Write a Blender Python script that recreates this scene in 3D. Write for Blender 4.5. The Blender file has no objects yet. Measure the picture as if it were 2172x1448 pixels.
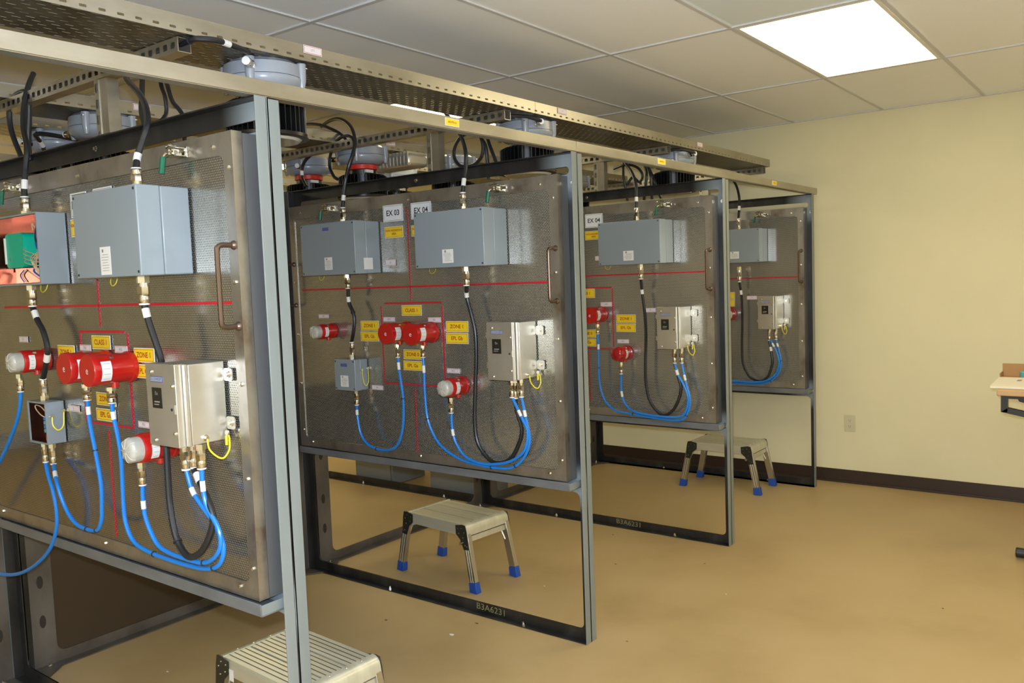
import bpy, math, random
from mathutils import Vector, Matrix
from mathutils.geometry import tessellate_polygon
random.seed(7)
C = bpy.context.scene.collection
sc = bpy.context.scene
PI = math.pi

# ------------------------------------------------------------------ camera, light, exposure
CAM = Vector((1.89352, -0.09619, 1.57139)); YAW, PITCH, ROLL, FPX = 0.65025, -0.07496, -0.03761, 1787.27
_f = Vector((-math.sin(YAW)*math.cos(PITCH), math.cos(YAW)*math.cos(PITCH), math.sin(PITCH)))
_r0 = Vector((math.cos(YAW), math.sin(YAW), 0)); _u0 = _r0.cross(_f)
CR = math.cos(ROLL)*_r0 + math.sin(ROLL)*_u0
CU = -math.sin(ROLL)*_r0 + math.cos(ROLL)*_u0
cd = bpy.data.cameras.new('camera'); cam = bpy.data.objects.new('camera', cd); C.objects.link(cam)
cam.matrix_world = Matrix(((CR.x, CU.x, -_f.x, CAM.x), (CR.y, CU.y, -_f.y, CAM.y), (CR.z, CU.z, -_f.z, CAM.z), (0, 0, 0, 1)))
cd.sensor_width = 36; cd.lens = FPX/2172*36; cd.clip_start = .02; cd.clip_end = 60
sc.camera = cam
w = bpy.data.worlds.new('world'); sc.world = w; w.use_nodes = True
w.node_tree.nodes['Background'].inputs[0].default_value = (.9, .85, .7, 1)
w.node_tree.nodes['Background'].inputs[1].default_value = .02
fl = bpy.data.lights.new('camera_flash', 'POINT'); fl.energy = 258; fl.color = (.80, .93, 1.15); fl.shadow_soft_size = .022
flo = bpy.data.objects.new('camera_flash', fl); C.objects.link(flo); flo.location = CAM + CU*.07 - CR*.015 + _f*.02
TROFFER = 9.0                       # radiance of the fluorescent diffusers
TROFFER_COLOR = (1, .88, .58, 1)
vs = sc.view_settings; vs.view_transform = 'Standard'; vs.look = 'None'; vs.exposure = 0.0; vs.gamma = 1; vs.use_curve_mapping = False
try:
    sc.cycles.max_bounces = 8; sc.cycles.transparent_max_bounces = 24; sc.cycles.diffuse_bounces = 4; sc.cycles.glossy_bounces = 4
    sc.cycles.caustics_reflective = False; sc.cycles.caustics_refractive = False
    sc.cycles.sample_clamp_indirect = 6; sc.cycles.use_denoising = True
except Exception: pass

# ------------------------------------------------------------------ measured layout (metres)
YF = [1.31131, 2.84064, 4.36647, 5.90232]      # front flange of each booth frame
H = 2.07876; W = 1.82766; ZC = 2.62174; YW = 6.14801; TX = .61; TY = 1.31436; X0 = -.19989
DP = .045                                        # panel face stands this far in front of the frame
def ray(px, py): return CR*((px-1086)/FPX) - CU*((py-724)/FPX) + _f
def onY(px, py, y): d = ray(px, py); return CAM + d*((y-CAM.y)/d.y)
def onX(px, py, x): d = ray(px, py); return CAM + d*((x-CAM.x)/d.x)
def onZ(px, py, z): d = ray(px, py); return CAM + d*((z-CAM.z)/d.z)
def P(i, px, py, off=0.0): return onY(px, py, YF[i]-DP-off)      # measured point on (or off) the face of panel i

# ------------------------------------------------------------------ materials
def mat(name, col, rough=.5, metal=0.0, spec=.5, emit=None, estr=0, coat=0):
    m = bpy.data.materials.new(name); m.use_nodes = True; b = m.node_tree.nodes['Principled BSDF']
    b.inputs['Base Color'].default_value = (*col, 1); b.inputs['Roughness'].default_value = rough; b.inputs['Metallic'].default_value = metal
    b.inputs['Specular IOR Level'].default_value = spec
    if coat: b.inputs['Coat Weight'].default_value = coat; b.inputs['Coat Roughness'].default_value = .12
    if emit: b.inputs['Emission Color'].default_value = (*emit, 1); b.inputs['Emission Strength'].default_value = estr
    return m
def N(m, t, **kw):
    n = m.node_tree.nodes.new(t)
    for k, v in kw.items(): setattr(n, k, v)
    return n
def L(m, a, b): m.node_tree.links.new(a, b)
def bs(m): return m.node_tree.nodes['Principled BSDF']
def mth(m, op, a, b=None, c=None):
    n = N(m, 'ShaderNodeMath', operation=op)
    for i, v in enumerate((a, b, c)):
        if v is None: continue
        if isinstance(v, (int, float)): n.inputs[i].default_value = v
        else: L(m, v, n.inputs[i])
    return n.outputs[0]
def noisy(m, cols, scale=(4, 4, 4), detail=6, pos=(.35, .65), rough=None, bump=0, bscale=200, coord='Object', nrough=.6):
    """mottle the base colour between cols; optional roughness range and bump"""
    tc = N(m, 'ShaderNodeTexCoord'); mp = N(m, 'ShaderNodeMapping'); mp.inputs['Scale'].default_value = scale
    L(m, tc.outputs[coord], mp.inputs[0])
    no = N(m, 'ShaderNodeTexNoise'); no.inputs['Scale'].default_value = 1; no.inputs['Detail'].default_value = detail; no.inputs['Roughness'].default_value = nrough
    L(m, mp.outputs[0], no.inputs['Vector'])
    cr = N(m, 'ShaderNodeValToRGB'); e = cr.color_ramp.elements
    e[0].position = pos[0]; e[0].color = (*cols[0], 1); e[1].position = pos[1]; e[1].color = (*cols[-1], 1)
    for k, c in enumerate(cols[1:-1]): x = e.new(pos[0]+(pos[1]-pos[0])*(k+1)/(len(cols)-1)); x.color = (*c, 1)
    L(m, no.outputs['Fac'], cr.inputs[0]); L(m, cr.outputs[0], bs(m).inputs['Base Color'])
    if rough:
        mr = N(m, 'ShaderNodeMapRange'); mr.inputs['To Min'].default_value = rough[0]; mr.inputs['To Max'].default_value = rough[1]
        mr.inputs['From Min'].default_value = .3; mr.inputs['From Max'].default_value = .7
        L(m, no.outputs['Fac'], mr.inputs[0]); L(m, mr.outputs[0], bs(m).inputs['Roughness'])
    if bump:
        n2 = N(m, 'ShaderNodeTexNoise'); n2.inputs['Scale'].default_value = bscale; n2.inputs['Detail'].default_value = 3
        L(m, tc.outputs[coord], n2.inputs['Vector'])
        bp = N(m, 'ShaderNodeBump'); bp.inputs['Strength'].default_value = bump; bp.inputs['Distance'].default_value = .002
        L(m, n2.outputs['Fac'], bp.inputs['Height']); L(m, bp.outputs[0], bs(m).inputs['Normal'])
    return no
def cut(m, u, v, pu, pv, hu, hv, su=0.0, stagger=.5, rnd=True, vmin=None, vmax=None):
    """punch a lattice of holes (pitch pu x pv, half size hu x hv) through a sheet: coordinates u, v name Object axes"""
    tc = N(m, 'ShaderNodeTexCoord'); sp = N(m, 'ShaderNodeSeparateXYZ'); L(m, tc.outputs['Object'], sp.inputs[0])
    U, V = sp.outputs[u], sp.outputs[v]
    row = mth(m, 'FLOOR', mth(m, 'DIVIDE', V, pv)); par = mth(m, 'MULTIPLY', mth(m, 'FLOORED_MODULO', row, 2.0), stagger)
    fu = mth(m, 'SUBTRACT', mth(m, 'FRACT', mth(m, 'ADD', mth(m, 'DIVIDE', U, pu), mth(m, 'ADD', par, su))), .5)
    fv = mth(m, 'SUBTRACT', mth(m, 'FRACT', mth(m, 'DIVIDE', V, pv)), .5)
    au = mth(m, 'DIVIDE', mth(m, 'MULTIPLY', mth(m, 'ABSOLUTE', fu), pu), hu); av = mth(m, 'DIVIDE', mth(m, 'MULTIPLY', mth(m, 'ABSOLUTE', fv), pv), hv)
    ex = 2.0 if rnd else 6.0
    ins = mth(m, 'LESS_THAN', mth(m, 'ADD', mth(m, 'POWER', au, ex), mth(m, 'POWER', av, ex)), 1.0)
    if vmin is not None: ins = mth(m, 'MULTIPLY', ins, mth(m, 'MULTIPLY', mth(m, 'GREATER_THAN', V, vmin), mth(m, 'LESS_THAN', V, vmax)))
    tr = N(m, 'ShaderNodeBsdfTransparent'); mx = N(m, 'ShaderNodeMixShader'); out = m.node_tree.nodes['Material Output']
    L(m, ins, mx.inputs[0]); L(m, bs(m).outputs[0], mx.inputs[1]); L(m, tr.outputs[0], mx.inputs[2]); L(m, mx.outputs[0], out.inputs[0])

M = {}
M['wall'] = mat('cream_wall_paint', (.76, .70, .46), .62, spec=.3); noisy(M['wall'], [(.74, .685, .45), (.78, .715, .475)], (2, 2, 2), bump=.12, bscale=160)
M['floor'] = mat('tan_epoxy_floor', (.5, .33, .17), .4, spec=.4)
noisy(M['floor'], [(.385, .265, .115), (.46, .33, .155), (.50, .36, .185)], (1.3, 1.3, 1), 8, (.3, .72), rough=(.33, .5))
M['tile'] = mat('ceiling_tile', (.92, .94, .97), .8, spec=.2); noisy(M['tile'], [(.89, .91, .94), (.95, .97, .99)], (260, 260, 260), 2, (.3, .7), bump=.3, bscale=300)
M['tbar'] = mat('ceiling_grid_bar', (.62, .62, .62), .6)
M['vinylpanel'] = mat('smooth_blue_grey_ceiling_panel', (.78, .86, .92), .45)
M['base'] = mat('dark_brown_vinyl_base', (.035, .02, .014), .4)
M['lamp'] = mat('fluorescent_diffuser', (.9, .9, .85), .5)
m = M['lamp']; em = N(m, 'ShaderNodeEmission'); em.inputs[0].default_value = TROFFER_COLOR; em.inputs[1].default_value = TROFFER
L(m, em.outputs[0], m.node_tree.nodes['Material Output'].inputs[0])
M['trofframe'] = mat('troffer_frame_paint', (.8, .78, .72), .4)
M['mill'] = mat('black_mill_steel', (.04, .04, .045), .33, .55); noisy(M['mill'], [(.022, .021, .02), (.05, .048, .047), (.10, .095, .09)], (7, 7, 2.5), 6, (.3, .8), rough=(.25, .48))
m = M['millspray'] = mat('mill_steel_with_grey_overspray', (.04, .04, .045), .33, .55); noisy(m, [(.022, .021, .02), (.05, .048, .047), (.10, .095, .09)], (7, 7, 2.5), 6, (.3, .8), rough=(.25, .48))
tc = N(m, 'ShaderNodeTexCoord'); sp = N(m, 'ShaderNodeSeparateXYZ'); L(m, tc.outputs['Object'], sp.inputs[0])
no = N(m, 'ShaderNodeTexNoise'); no.inputs['Scale'].default_value = 14; L(m, tc.outputs['Object'], no.inputs['Vector'])
zz = mth(m, 'ADD', sp.outputs['Z'], mth(m, 'MULTIPLY', mth(m, 'SUBTRACT', no.outputs['Fac'], .5), .06))
def ramp(lo, hi):
    n_ = N(m, 'ShaderNodeMapRange', interpolation_type='SMOOTHSTEP'); n_.inputs['From Min'].default_value = lo; n_.inputs['From Max'].default_value = hi; L(m, zz, n_.inputs[0]); return n_.outputs[0]
xx = N(m, 'ShaderNodeMapRange', interpolation_type='SMOOTHSTEP'); xx.inputs['From Min'].default_value = W/2-.22; xx.inputs['From Max'].default_value = W/2-.06; L(m, sp.outputs['X'], xx.inputs[0])
mask = mth(m, 'MULTIPLY', mth(m, 'MAXIMUM', ramp(1.86, 1.96), mth(m, 'MULTIPLY', ramp(.80, .70), ramp(.56, .64))), xx.outputs[0])
mxc = N(m, 'ShaderNodeMix', data_type='RGBA'); L(m, mask, mxc.inputs[0]); old = bs(m).inputs['Base Color'].links[0].from_socket; L(m, old, mxc.inputs[6]); mxc.inputs[7].default_value = (.27, .31, .33, 1); L(m, mxc.outputs[2], bs(m).inputs['Base Color'])
L(m, mth(m, 'MULTIPLY', mth(m, 'SUBTRACT', 1.0, mask), .55), bs(m).inputs['Metallic'])
M['brownmill'] = mat('brown_mill_steel', (.12, .105, .09), .4, .45); noisy(M['brownmill'], [(.07, .06, .052), (.13, .115, .10), (.17, .155, .14)], (5, 5, 3), 6, (.3, .75), rough=(.3, .5))
M['shadesheet'] = mat('brown_shade_sheet', (.045, .03, .018), .35)
M['weld'] = mat('weld_blotch', (.03, .026, .022), .55, .3)
M['paint'] = mat('grey_frame_paint', (.20, .225, .22), .38, spec=.5); noisy(M['paint'], [(.185, .21, .205), (.215, .24, .235)], (9, 9, 2), 5)
M['shelf'] = mat('dark_grey_shelf_paint', (.15, .16, .165), .42); noisy(M['shelf'], [(.12, .125, .13), (.175, .185, .19)], (4, 9, 9), 5)
M['steel'] = mat('bare_steel_border', (.40, .36, .31), .36, .85)
noisy(M['steel'], [(.26, .19, .135), (.40, .37, .325), (.48, .45, .40), (.42, .395, .35)], (9, 9, 6), 7, (.26, .7), rough=(.28, .44))
M['perf'] = mat('perforated_stainless', (.45, .425, .385), .2, .93)
noisy(M['perf'], [(.44, .415, .355), (.56, .53, .46)], (3, 3, 3), 4, rough=(.14, .24)); cut(M['perf'], 'X', 'Z', .0078, .0065, .0023, .0023)
M['backing'] = mat('grey_backing_board', (.78, .72, .56), .7)
M['tray'] = mat('perforated_tray_steel', (.26, .24, .19), .32, .95); noisy(M['tray'], [(.20, .185, .145), (.30, .28, .225)], (5, 5, 5), 5, rough=(.3, .45))
cut(M['tray'], 'Y', 'X', .05, .0235, .0125, .0042, rnd=False)
def plain(name, base): 
    mm = mat(name, (.46, .42, .34), .34, .85); noisy(mm, [(.36, .33, .26), (.5, .465, .385)], (6, 2, 6), 5, rough=(.28, .42)); return mm
M['channel'] = plain('galvanised_channel', None)
M['lip'] = plain('slotted_tray_side', None); cut(M['lip'], 'Y', 'Z', .05, 10.0, .0095, .0035, rnd=False)
M['lipshort'] = plain('tray_side_metal', None)
M['slotx'] = plain('slotted_strut_face', None); cut(M['slotx'], 'X', 'Z', .04, 10.0, .011, .009, rnd=False)
M['sloty'] = plain('slotted_rail_flange', None); cut(M['sloty'], 'Y', 'X', .05, 10.0, .014, .0065, rnd=False)
M['slotz'] = plain('slotted_post_face', None); cut(M['slotz'], 'Z', 'X', .05, 10.0, .0145, .0075, rnd=False)
M['stain'] = mat('brushed_stainless', (.56, .53, .47), .3, .78)
noisy(M['stain'], [(.54, .515, .45), (.68, .65, .585)], (4, 4, 4), 6, (.3, .7), rough=(.25, .38))
M['box'] = mat('grey_enclosure_paint', (.245, .285, .31), .36, spec=.5, coat=.12)
M['rimgrey'] = mat('dull_rim_steel', (.21, .21, .21), .4, .6)
M['boxrim'] = mat('enclosure_rim_grey', (.30, .34, .37), .4)
M['copper'] = mat('copper_screening', (.26, .105, .065), .2, .95)
M['red'] = mat('red_beacon_plastic', (.46, .010, .008), .3, coat=.3)
M['redlens'] = mat('red_lens', (.42, .004, .008), .12, coat=.5)
M['clear'] = mat('clear_lens', (.72, .70, .62), .1, spec=.8, coat=.8)
bs(M['clear']).inputs['Transmission Weight'].default_value = .35
M['lensrib'] = mat('lens_ribs', (.66, .65, .58), .12, .1)
M['nickel'] = mat('nickel_gland', (.62, .57, .50), .16, 1.0)
M['zinc'] = mat('zinc_screw', (.75, .72, .62), .2, 1.0)
M['black'] = mat('black_cable', (.014, .015, .018), .36, spec=.5)
M['fin'] = mat('black_heat_sink', (.006, .006, .006), .3, spec=.6)
M['blue'] = mat('blue_cable', (.012, .20, .66), .34, coat=.1)
M['yellow'] = mat('yellow_ground_wire', (.80, .68, .03), .4)
M['white'] = mat('white_label', (.78, .77, .74), .5)
M['whitering'] = mat('white_ring', (.8, .8, .78), .4)
M['signy'] = mat('yellow_sign_face', (.86, .62, .02), .42)
M['signr'] = mat('red_sign_ink', (.42, .03, .01), .5)
M['ink'] = mat('black_ink', (.02, .02, .03), .5)
M['fadeink'] = mat('faded_ink', (.30, .28, .28), .5)
M['redline'] = mat('red_tape', (.55, .012, .03), .4)
M['signw'] = mat('white_sign_face', (.76, .77, .77), .4)
M['tagw'] = mat('pink_white_tag', (.74, .68, .69), .4)
M['logo'] = mat('blue_logo_plate', (.05, .06, .30), .4)
M['plate'] = mat('dark_nameplate', (.03, .028, .02), .3, .4)
M['green'] = mat('green_clamp_grip', (.0, .115, .06), .4)
M['module'] = mat('green_isolator_case', (.0, .42, .27), .45)
M['alu'] = mat('brushed_aluminium', (.66, .64, .50), .34, .5); noisy(M['alu'], [(.60, .58, .45), (.70, .68, .55)], (1.5, 24, 8), 3, rough=(.3, .4))
M['aluleg'] = mat('anodised_leg_aluminium', (.60, .58, .52), .28, .95)
M['alud'] = mat('aluminium_groove', (.16, .145, .10), .45, .8)
M['hinge'] = mat('dark_hinge_plate', (.045, .045, .035), .35, .5)
M['foot'] = mat('blue_rubber_foot', (.012, .07, .36), .5)
M['lum'] = mat('grey_luminaire_casting', (.29, .315, .36), .3, coat=.2)
M['lumred'] = mat('red_luminaire_ring', (.62, .03, .02), .3)
M['rustrod'] = mat('rusty_handle_steel', (.16, .11, .08), .34, .8)
M['wood'] = mat('wood_edge_board', (.55, .34, .17), .5); M['paper'] = mat('cream_paper', (.82, .76, .62), .6)
M['cardboard'] = mat('brown_cardboard', (.42, .23, .09), .7); M['desk'] = mat('black_desk_frame', (.02, .02, .02), .4)
M['teal'] = mat('teal_cap', (.12, .42, .48), .4)
M['outlet'] = mat('beige_outlet', (.62, .58, .38), .4); M['wirecream'] = mat('cream_wire', (.6, .5, .32), .5)
M['chalk'] = mat('yellow_chalk', (.24, .23, .09), .8)
M['debris'] = mat('floor_debris', (.13, .09, .05), .8)
M['greycab'] = mat('grey_cabinet_paint', (.20, .21, .21), .45)
M['wblue'] = mat('blue_wire', (.02, .10, .45), .4)

# ------------------------------------------------------------------ mesh builder
_txt = {}
def text_geo(s, size, bold=False):
    k = (s, size)
    if k not in _txt:
        cu = bpy.data.curves.new('t', 'FONT'); cu.body = s; cu.size = size; cu.align_x = 'CENTER'; cu.align_y = 'CENTER'; cu.resolution_u = 3
        if bold: cu.offset = size*.018
        o = bpy.data.objects.new('t', cu); C.objects.link(o)
        dg = bpy.context.evaluated_depsgraph_get(); me = o.evaluated_get(dg).to_mesh()
        _txt[k] = ([tuple(v.co) for v in me.vertices], [tuple(p.vertices) for p in me.polygons])
        o.evaluated_get(dg).to_mesh_clear(); bpy.data.objects.remove(o); bpy.data.curves.remove(cu)
    return _txt[k]

class MB:
    def __init__(s): s.v = []; s.f = []; s.m = []; s.ms = []
    def mi(s, m):
        if m not in s.ms: s.ms.append(m)
        return s.ms.index(m)
    def add(s, vs, fs, m):
        o = len(s.v); s.v += [tuple(v) for v in vs]; k = s.mi(m)
        for f in fs: s.f.append(tuple(i+o for i in f)); s.m.append(k)
        return s
    def box(s, a, b, m):
        x0, x1 = sorted((a[0], b[0])); y0, y1 = sorted((a[1], b[1])); z0, z1 = sorted((a[2], b[2]))
        vs = [(x0,y0,z0),(x1,y0,z0),(x1,y1,z0),(x0,y1,z0),(x0,y0,z1),(x1,y0,z1),(x1,y1,z1),(x0,y1,z1)]
        return s.add(vs, [(0,3,2,1),(4,5,6,7),(0,1,5,4),(1,2,6,5),(2,3,7,6),(3,0,4,7)], m)
    def quad(s, a, b, c, d, m): return s.add([a, b, c, d], [(0, 1, 2, 3)], m)
    def lathe(s, prof, o, ax, m, n=24, cap=True, ph=0):
        """prof = [(radius, distance along ax)]"""
        o = Vector(o); ax = Vector(ax).normalized(); a = ax.orthogonal().normalized(); b = ax.cross(a)
        vs = []; fs = []
        for r, h in prof:
            for k in range(n):
                t = 2*PI*(k+ph)/n; vs.append(o + ax*h + (a*math.cos(t) + b*math.sin(t))*r)
        for j in range(len(prof)-1):
            for k in range(n): fs.append((j*n+k, j*n+(k+1)%n, (j+1)*n+(k+1)%n, (j+1)*n+k))
        if cap: fs.append(tuple(range(n-1, -1, -1))); fs.append(tuple(range((len(prof)-1)*n, len(prof)*n)))
        return s.add(vs, fs, m)
    def cyl(s, a, b, r, m, n=16, r2=None):
        a, b = Vector(a), Vector(b); return s.lathe([(r, 0), (r if r2 is None else r2, (b-a).length)], a, b-a, m, n)
    def tube(s, pts, r, m, n=8, smooth=True, sub=6):
        if smooth: pts = spline(pts, sub)
        pts = [Vector(p) for p in pts]; vs = []; fs = []
        t = (pts[1]-pts[0]).normalized(); a = t.orthogonal().normalized()
        for i, p in enumerate(pts):
            t2 = (pts[min(i+1, len(pts)-1)] - pts[max(i-1, 0)]).normalized()
            if t2.length < .5: t2 = t
            a = (a - t2*a.dot(t2)).normalized(); b = t2.cross(a); t = t2
            for k in range(n): th = 2*PI*k/n; vs.append(p + (a*math.cos(th)+b*math.sin(th))*r)
        for j in range(len(pts)-1):
            for k in range(n): fs.append((j*n+k, j*n+(k+1)%n, (j+1)*n+(k+1)%n, (j+1)*n+k))
        fs.append(tuple(range(n-1, -1, -1))); fs.append(tuple(range((len(pts)-1)*n, len(pts)*n)))
        return s.add(vs, fs, m)
    def plate(s, outer, holes, d0, d1, plane, m):
        """2D outline with holes, extruded from d0 to d1; plane 'xz' (depth y), 'yz' (depth x), 'xy' (depth z)"""
        def up(p, d): return {'xz': (p[0], d, p[1]), 'yz': (d, p[0], p[1]), 'xy': (p[0], p[1], d)}[plane]
        loops = [outer]+list(holes); flat = [q for l in loops for q in l]; n = len(flat)
        tri = tessellate_polygon([[Vector((q[0], q[1], 0)) for q in l] for l in loops])
        vs = [up(q, d0) for q in flat]+[up(q, d1) for q in flat]
        fs = [tuple(t) for t in tri]+[tuple(n+i for i in reversed(t)) for t in tri]
        o = 0
        for l in loops:
            k = len(l)
            for i in range(k): fs.append((o+i, o+(i+1)%k, n+o+(i+1)%k, n+o+i))
            o += k
        return s.add(vs, fs, m)
    def text(s, t, o, size, m, axis='-y', bold=False, ang=0, sx=1):
        """lettering facing -y (reads along +x), +x (reads along +y) or up"""
        vs, fs = text_geo(t, size, bold); o = Vector(o); c, sn = math.cos(ang), math.sin(ang)
        out = []
        for x, y, z in vs:
            x *= sx; x, y = x*c-y*sn, x*sn+y*c
            out.append(o + (Vector((x, 0, y)) if axis == '-y' else Vector((0, x, y)) if axis == '+x' else Vector((x, y, 0))))
        return s.add(out, fs, m)
    def build(s, name, parent=None, loc=None, bevel=0, sharp=35, seg=2):
        me = bpy.data.meshes.new(name); off = Vector(loc) if loc is not None else (parent_off(parent) if parent else Vector((0, 0, 0)))
        me.from_pydata([tuple(Vector(v)-off) for v in s.v], [], s.f)
        for k in s.ms: me.materials.append(M[k])
        me.polygons.foreach_set('material_index', s.m); me.polygons.foreach_set('use_smooth', [True]*len(s.f))
        me.validate(); me.update()
        try: me.set_sharp_from_angle(angle=math.radians(sharp))
        except Exception: pass
        o = bpy.data.objects.new(name, me); C.objects.link(o)
        if parent is not None: o.parent = parent
        if loc is not None:
            o.location = loc if parent is None else Vector(loc) - parent_off(parent)
            _off[o.name] = Vector(loc)
        elif parent is not None: _off[o.name] = parent_off(parent)
        if bevel:
            b = o.modifiers.new('edge', 'BEVEL'); b.width = bevel; b.segments = seg; b.limit_method = 'ANGLE'; b.angle_limit = math.radians(50)
        return o
_off = {}
def parent_off(p): return _off.get(p.name, Vector(p.location))
def spline(pts, sub=6):
    pts = [Vector(p) for p in pts]; out = []
    if len(pts) < 3: return pts
    q = [pts[0]*2-pts[1]]+pts+[pts[-1]*2-pts[-2]]
    for i in range(1, len(q)-2):
        a, b, c, d = q[i-1:i+3]
        for k in range(sub):
            t = k/sub; out.append(.5*((2*b)+(c-a)*t+(2*a-5*b+4*c-d)*t*t+(3*b-3*c+d-a)*t**3))
    out.append(pts[-1]); return out
def rrect(x0, z0, x1, z1, r, n=5):
    o = []
    for cx, cz, a in ((x1-r, z1-r, 0), (x0+r, z1-r, PI/2), (x0+r, z0+r, PI), (x1-r, z0+r, 1.5*PI)):
        for k in range(n+1): t = a+PI/2*k/n; o.append((cx+r*math.cos(t), cz+r*math.sin(t)))
    return o
def tag(o, label=None, cat=None, group=None, kind=None):
    if label: o['label'] = label
    if cat: o['category'] = cat
    if group: o['group'] = group
    if kind: o['kind'] = kind
    return o
def thing(name, loc, label, cat, group=None):
    o = bpy.data.objects.new(name, None); C.objects.link(o); o.location = loc; o.empty_display_size = .05; _off[o.name] = Vector(loc)
    return tag(o, label, cat, group)
def struct(name, mb, **k): return tag(mb.build(name, **k), kind='structure')

# ------------------------------------------------------------------ room shell
XL, XR, YN = -7.2, 4.2, -2.6
struct('floor', MB().box((XL, YN, -.1), (XR, YW, 0), 'floor'))
struct('wall_back', MB().box((XL, YW, -.1), (XR, YW+.12, ZC+.15), 'wall'))
struct('wall_left', MB().box((XL-.12, YN, -.1), (XL, YW+.12, ZC+.15), 'wall'))
struct('wall_right', MB().box((XR, YN, -.1), (XR+.12, YW+.12, ZC+.15), 'wall'))
struct('wall_front', MB().box((XL-.12, YN-.12, -.1), (XR+.12, YN, ZC+.15), 'wall'))
bb = MB().box((XL, YW-.006, .012), (XR, YW, .0965), 'base'); bb.box((XL, YW-.018, 0), (XR, YW, .014), 'base'); struct('baseboard_back', bb, bevel=.002)
struct('baseboard_left', MB().box((XL, YN, 0), (XL+.008, YW-.02, .0965), 'base'))
struct('baseboard_right', MB().box((XR-.008, YN, 0), (XR, YW-.02, .0965), 'base'))
lamps = [(i, j) for i in (-11, -7, -3, 1, 5) for j in (1,)]+[(5, 3), (1, 5), (-7, 3), (-11, 3)]      # tile cells (column from X0, row from the back wall) that hold a troffer; second list: unseen lamps added to brighten the room
ce = MB(); gr = MB()
i0, i1 = -12, 7; j1 = 6
for i in range(i0, i1+1):
    for j in range(0, j1+1):
        x0, x1 = X0+i*TX, X0+(i+1)*TX; y1_, y0_ = YW-j*TY, YW-(j+1)*TY
        x0, x1 = max(x0, XL), min(x1, XR); y0_ = max(y0_, YN)
        if x1 <= x0 or y1_ <= y0_: continue
        if (i, j) in lamps: continue
        ce.box((x0, y0_, ZC+.006), (x1, y1_, ZC+.02), 'vinylpanel' if (i, j) == (1, 2) else 'tile')
ce.box((XL, YN, ZC+.1), (XR, YW, ZC+.15), 'tile')
struct('ceiling', ce)
for i in range(i0, i1+2):
    x = X0+i*TX
    if XL < x < XR: gr.box((x-.009, YN, ZC), (x+.009, YW, ZC+.007), 'tbar')
for j in range(0, j1+2):
    y = YW-j*TY
    if y > YN: gr.box((XL, y-.011 if j else y-.016, ZC-.0006), (XR, min(y+.011, YW), ZC+.006), 'tbar')
struct('trim_1', gr)
lamp_lab = {(1, 1): 'bright rectangular fluorescent troffer in the open ceiling above the aisle', (-3, 1): 'fluorescent troffer showing as a bright strip behind the cable tray and rail',
            (-7, 1): 'lit troffer far across the room, glimpsed between the grey post and a luminaire'}
for (i, j) in lamps:
    x0, y0_ = X0+i*TX, YW-(j+1)*TY
    if y0_ < YN: continue
    cx, cy = x0+TX/2, y0_+TY/2
    t = thing('ceiling_troffer', (cx, cy, ZC), lamp_lab.get((i, j), 'unseen fluorescent troffer added on the ceiling grid to light the room'), 'ceiling light', 'fluorescent troffers in the ceiling')
    b = MB().plate([(x0+.012, y0_+.012), (x0+TX-.012, y0_+.012), (x0+TX-.012, y0_+TY-.012), (x0+.012, y0_+TY-.012)],
                   [[(x0+.028, y0_+.028), (x0+TX-.028, y0_+.028), (x0+TX-.028, y0_+TY-.028), (x0+.028, y0_+TY-.028)]], ZC-.001, ZC+.02, 'xy', 'trofframe'); b.build('frame', t)
    MB().box((x0+.028, y0_+.028, ZC+.004), (x0+TX-.028, y0_+TY-.028, ZC+.012), 'lamp').build('diffuser', t)

# wall outlet
a, b_ = onY(1790, 879, YW), onY(1815.8, 916, YW); cx, cz = (a.x+b_.x)/2, (a.z+b_.z)/2
t = thing('wall_outlet', (cx, YW, cz), 'beige duplex power outlet on the cream wall right of the last booth', 'outlet')
MB().box((cx-.0385, YW-.006, cz-.06), (cx+.0385, YW-.0002, cz+.06), 'outlet').build('cover_plate', t, bevel=.002)
for dz in (.021, -.021):
    b = MB().lathe([(.0165, 0), (.0165, .002)], (cx, YW-.006, cz+dz), (0, -1, 0), 'outlet', 20)
    for dx in (-.006, .006): b.box((cx+dx-.0012, YW-.0084, cz+dz-.002), (cx+dx+.0012, YW-.0079, cz+dz+.006), 'ink')
    b.box((cx-.002, YW-.0084, cz+dz-.010), (cx+.002, YW-.0079, cz+dz-.006), 'ink')
    b.build('socket', t)

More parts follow.
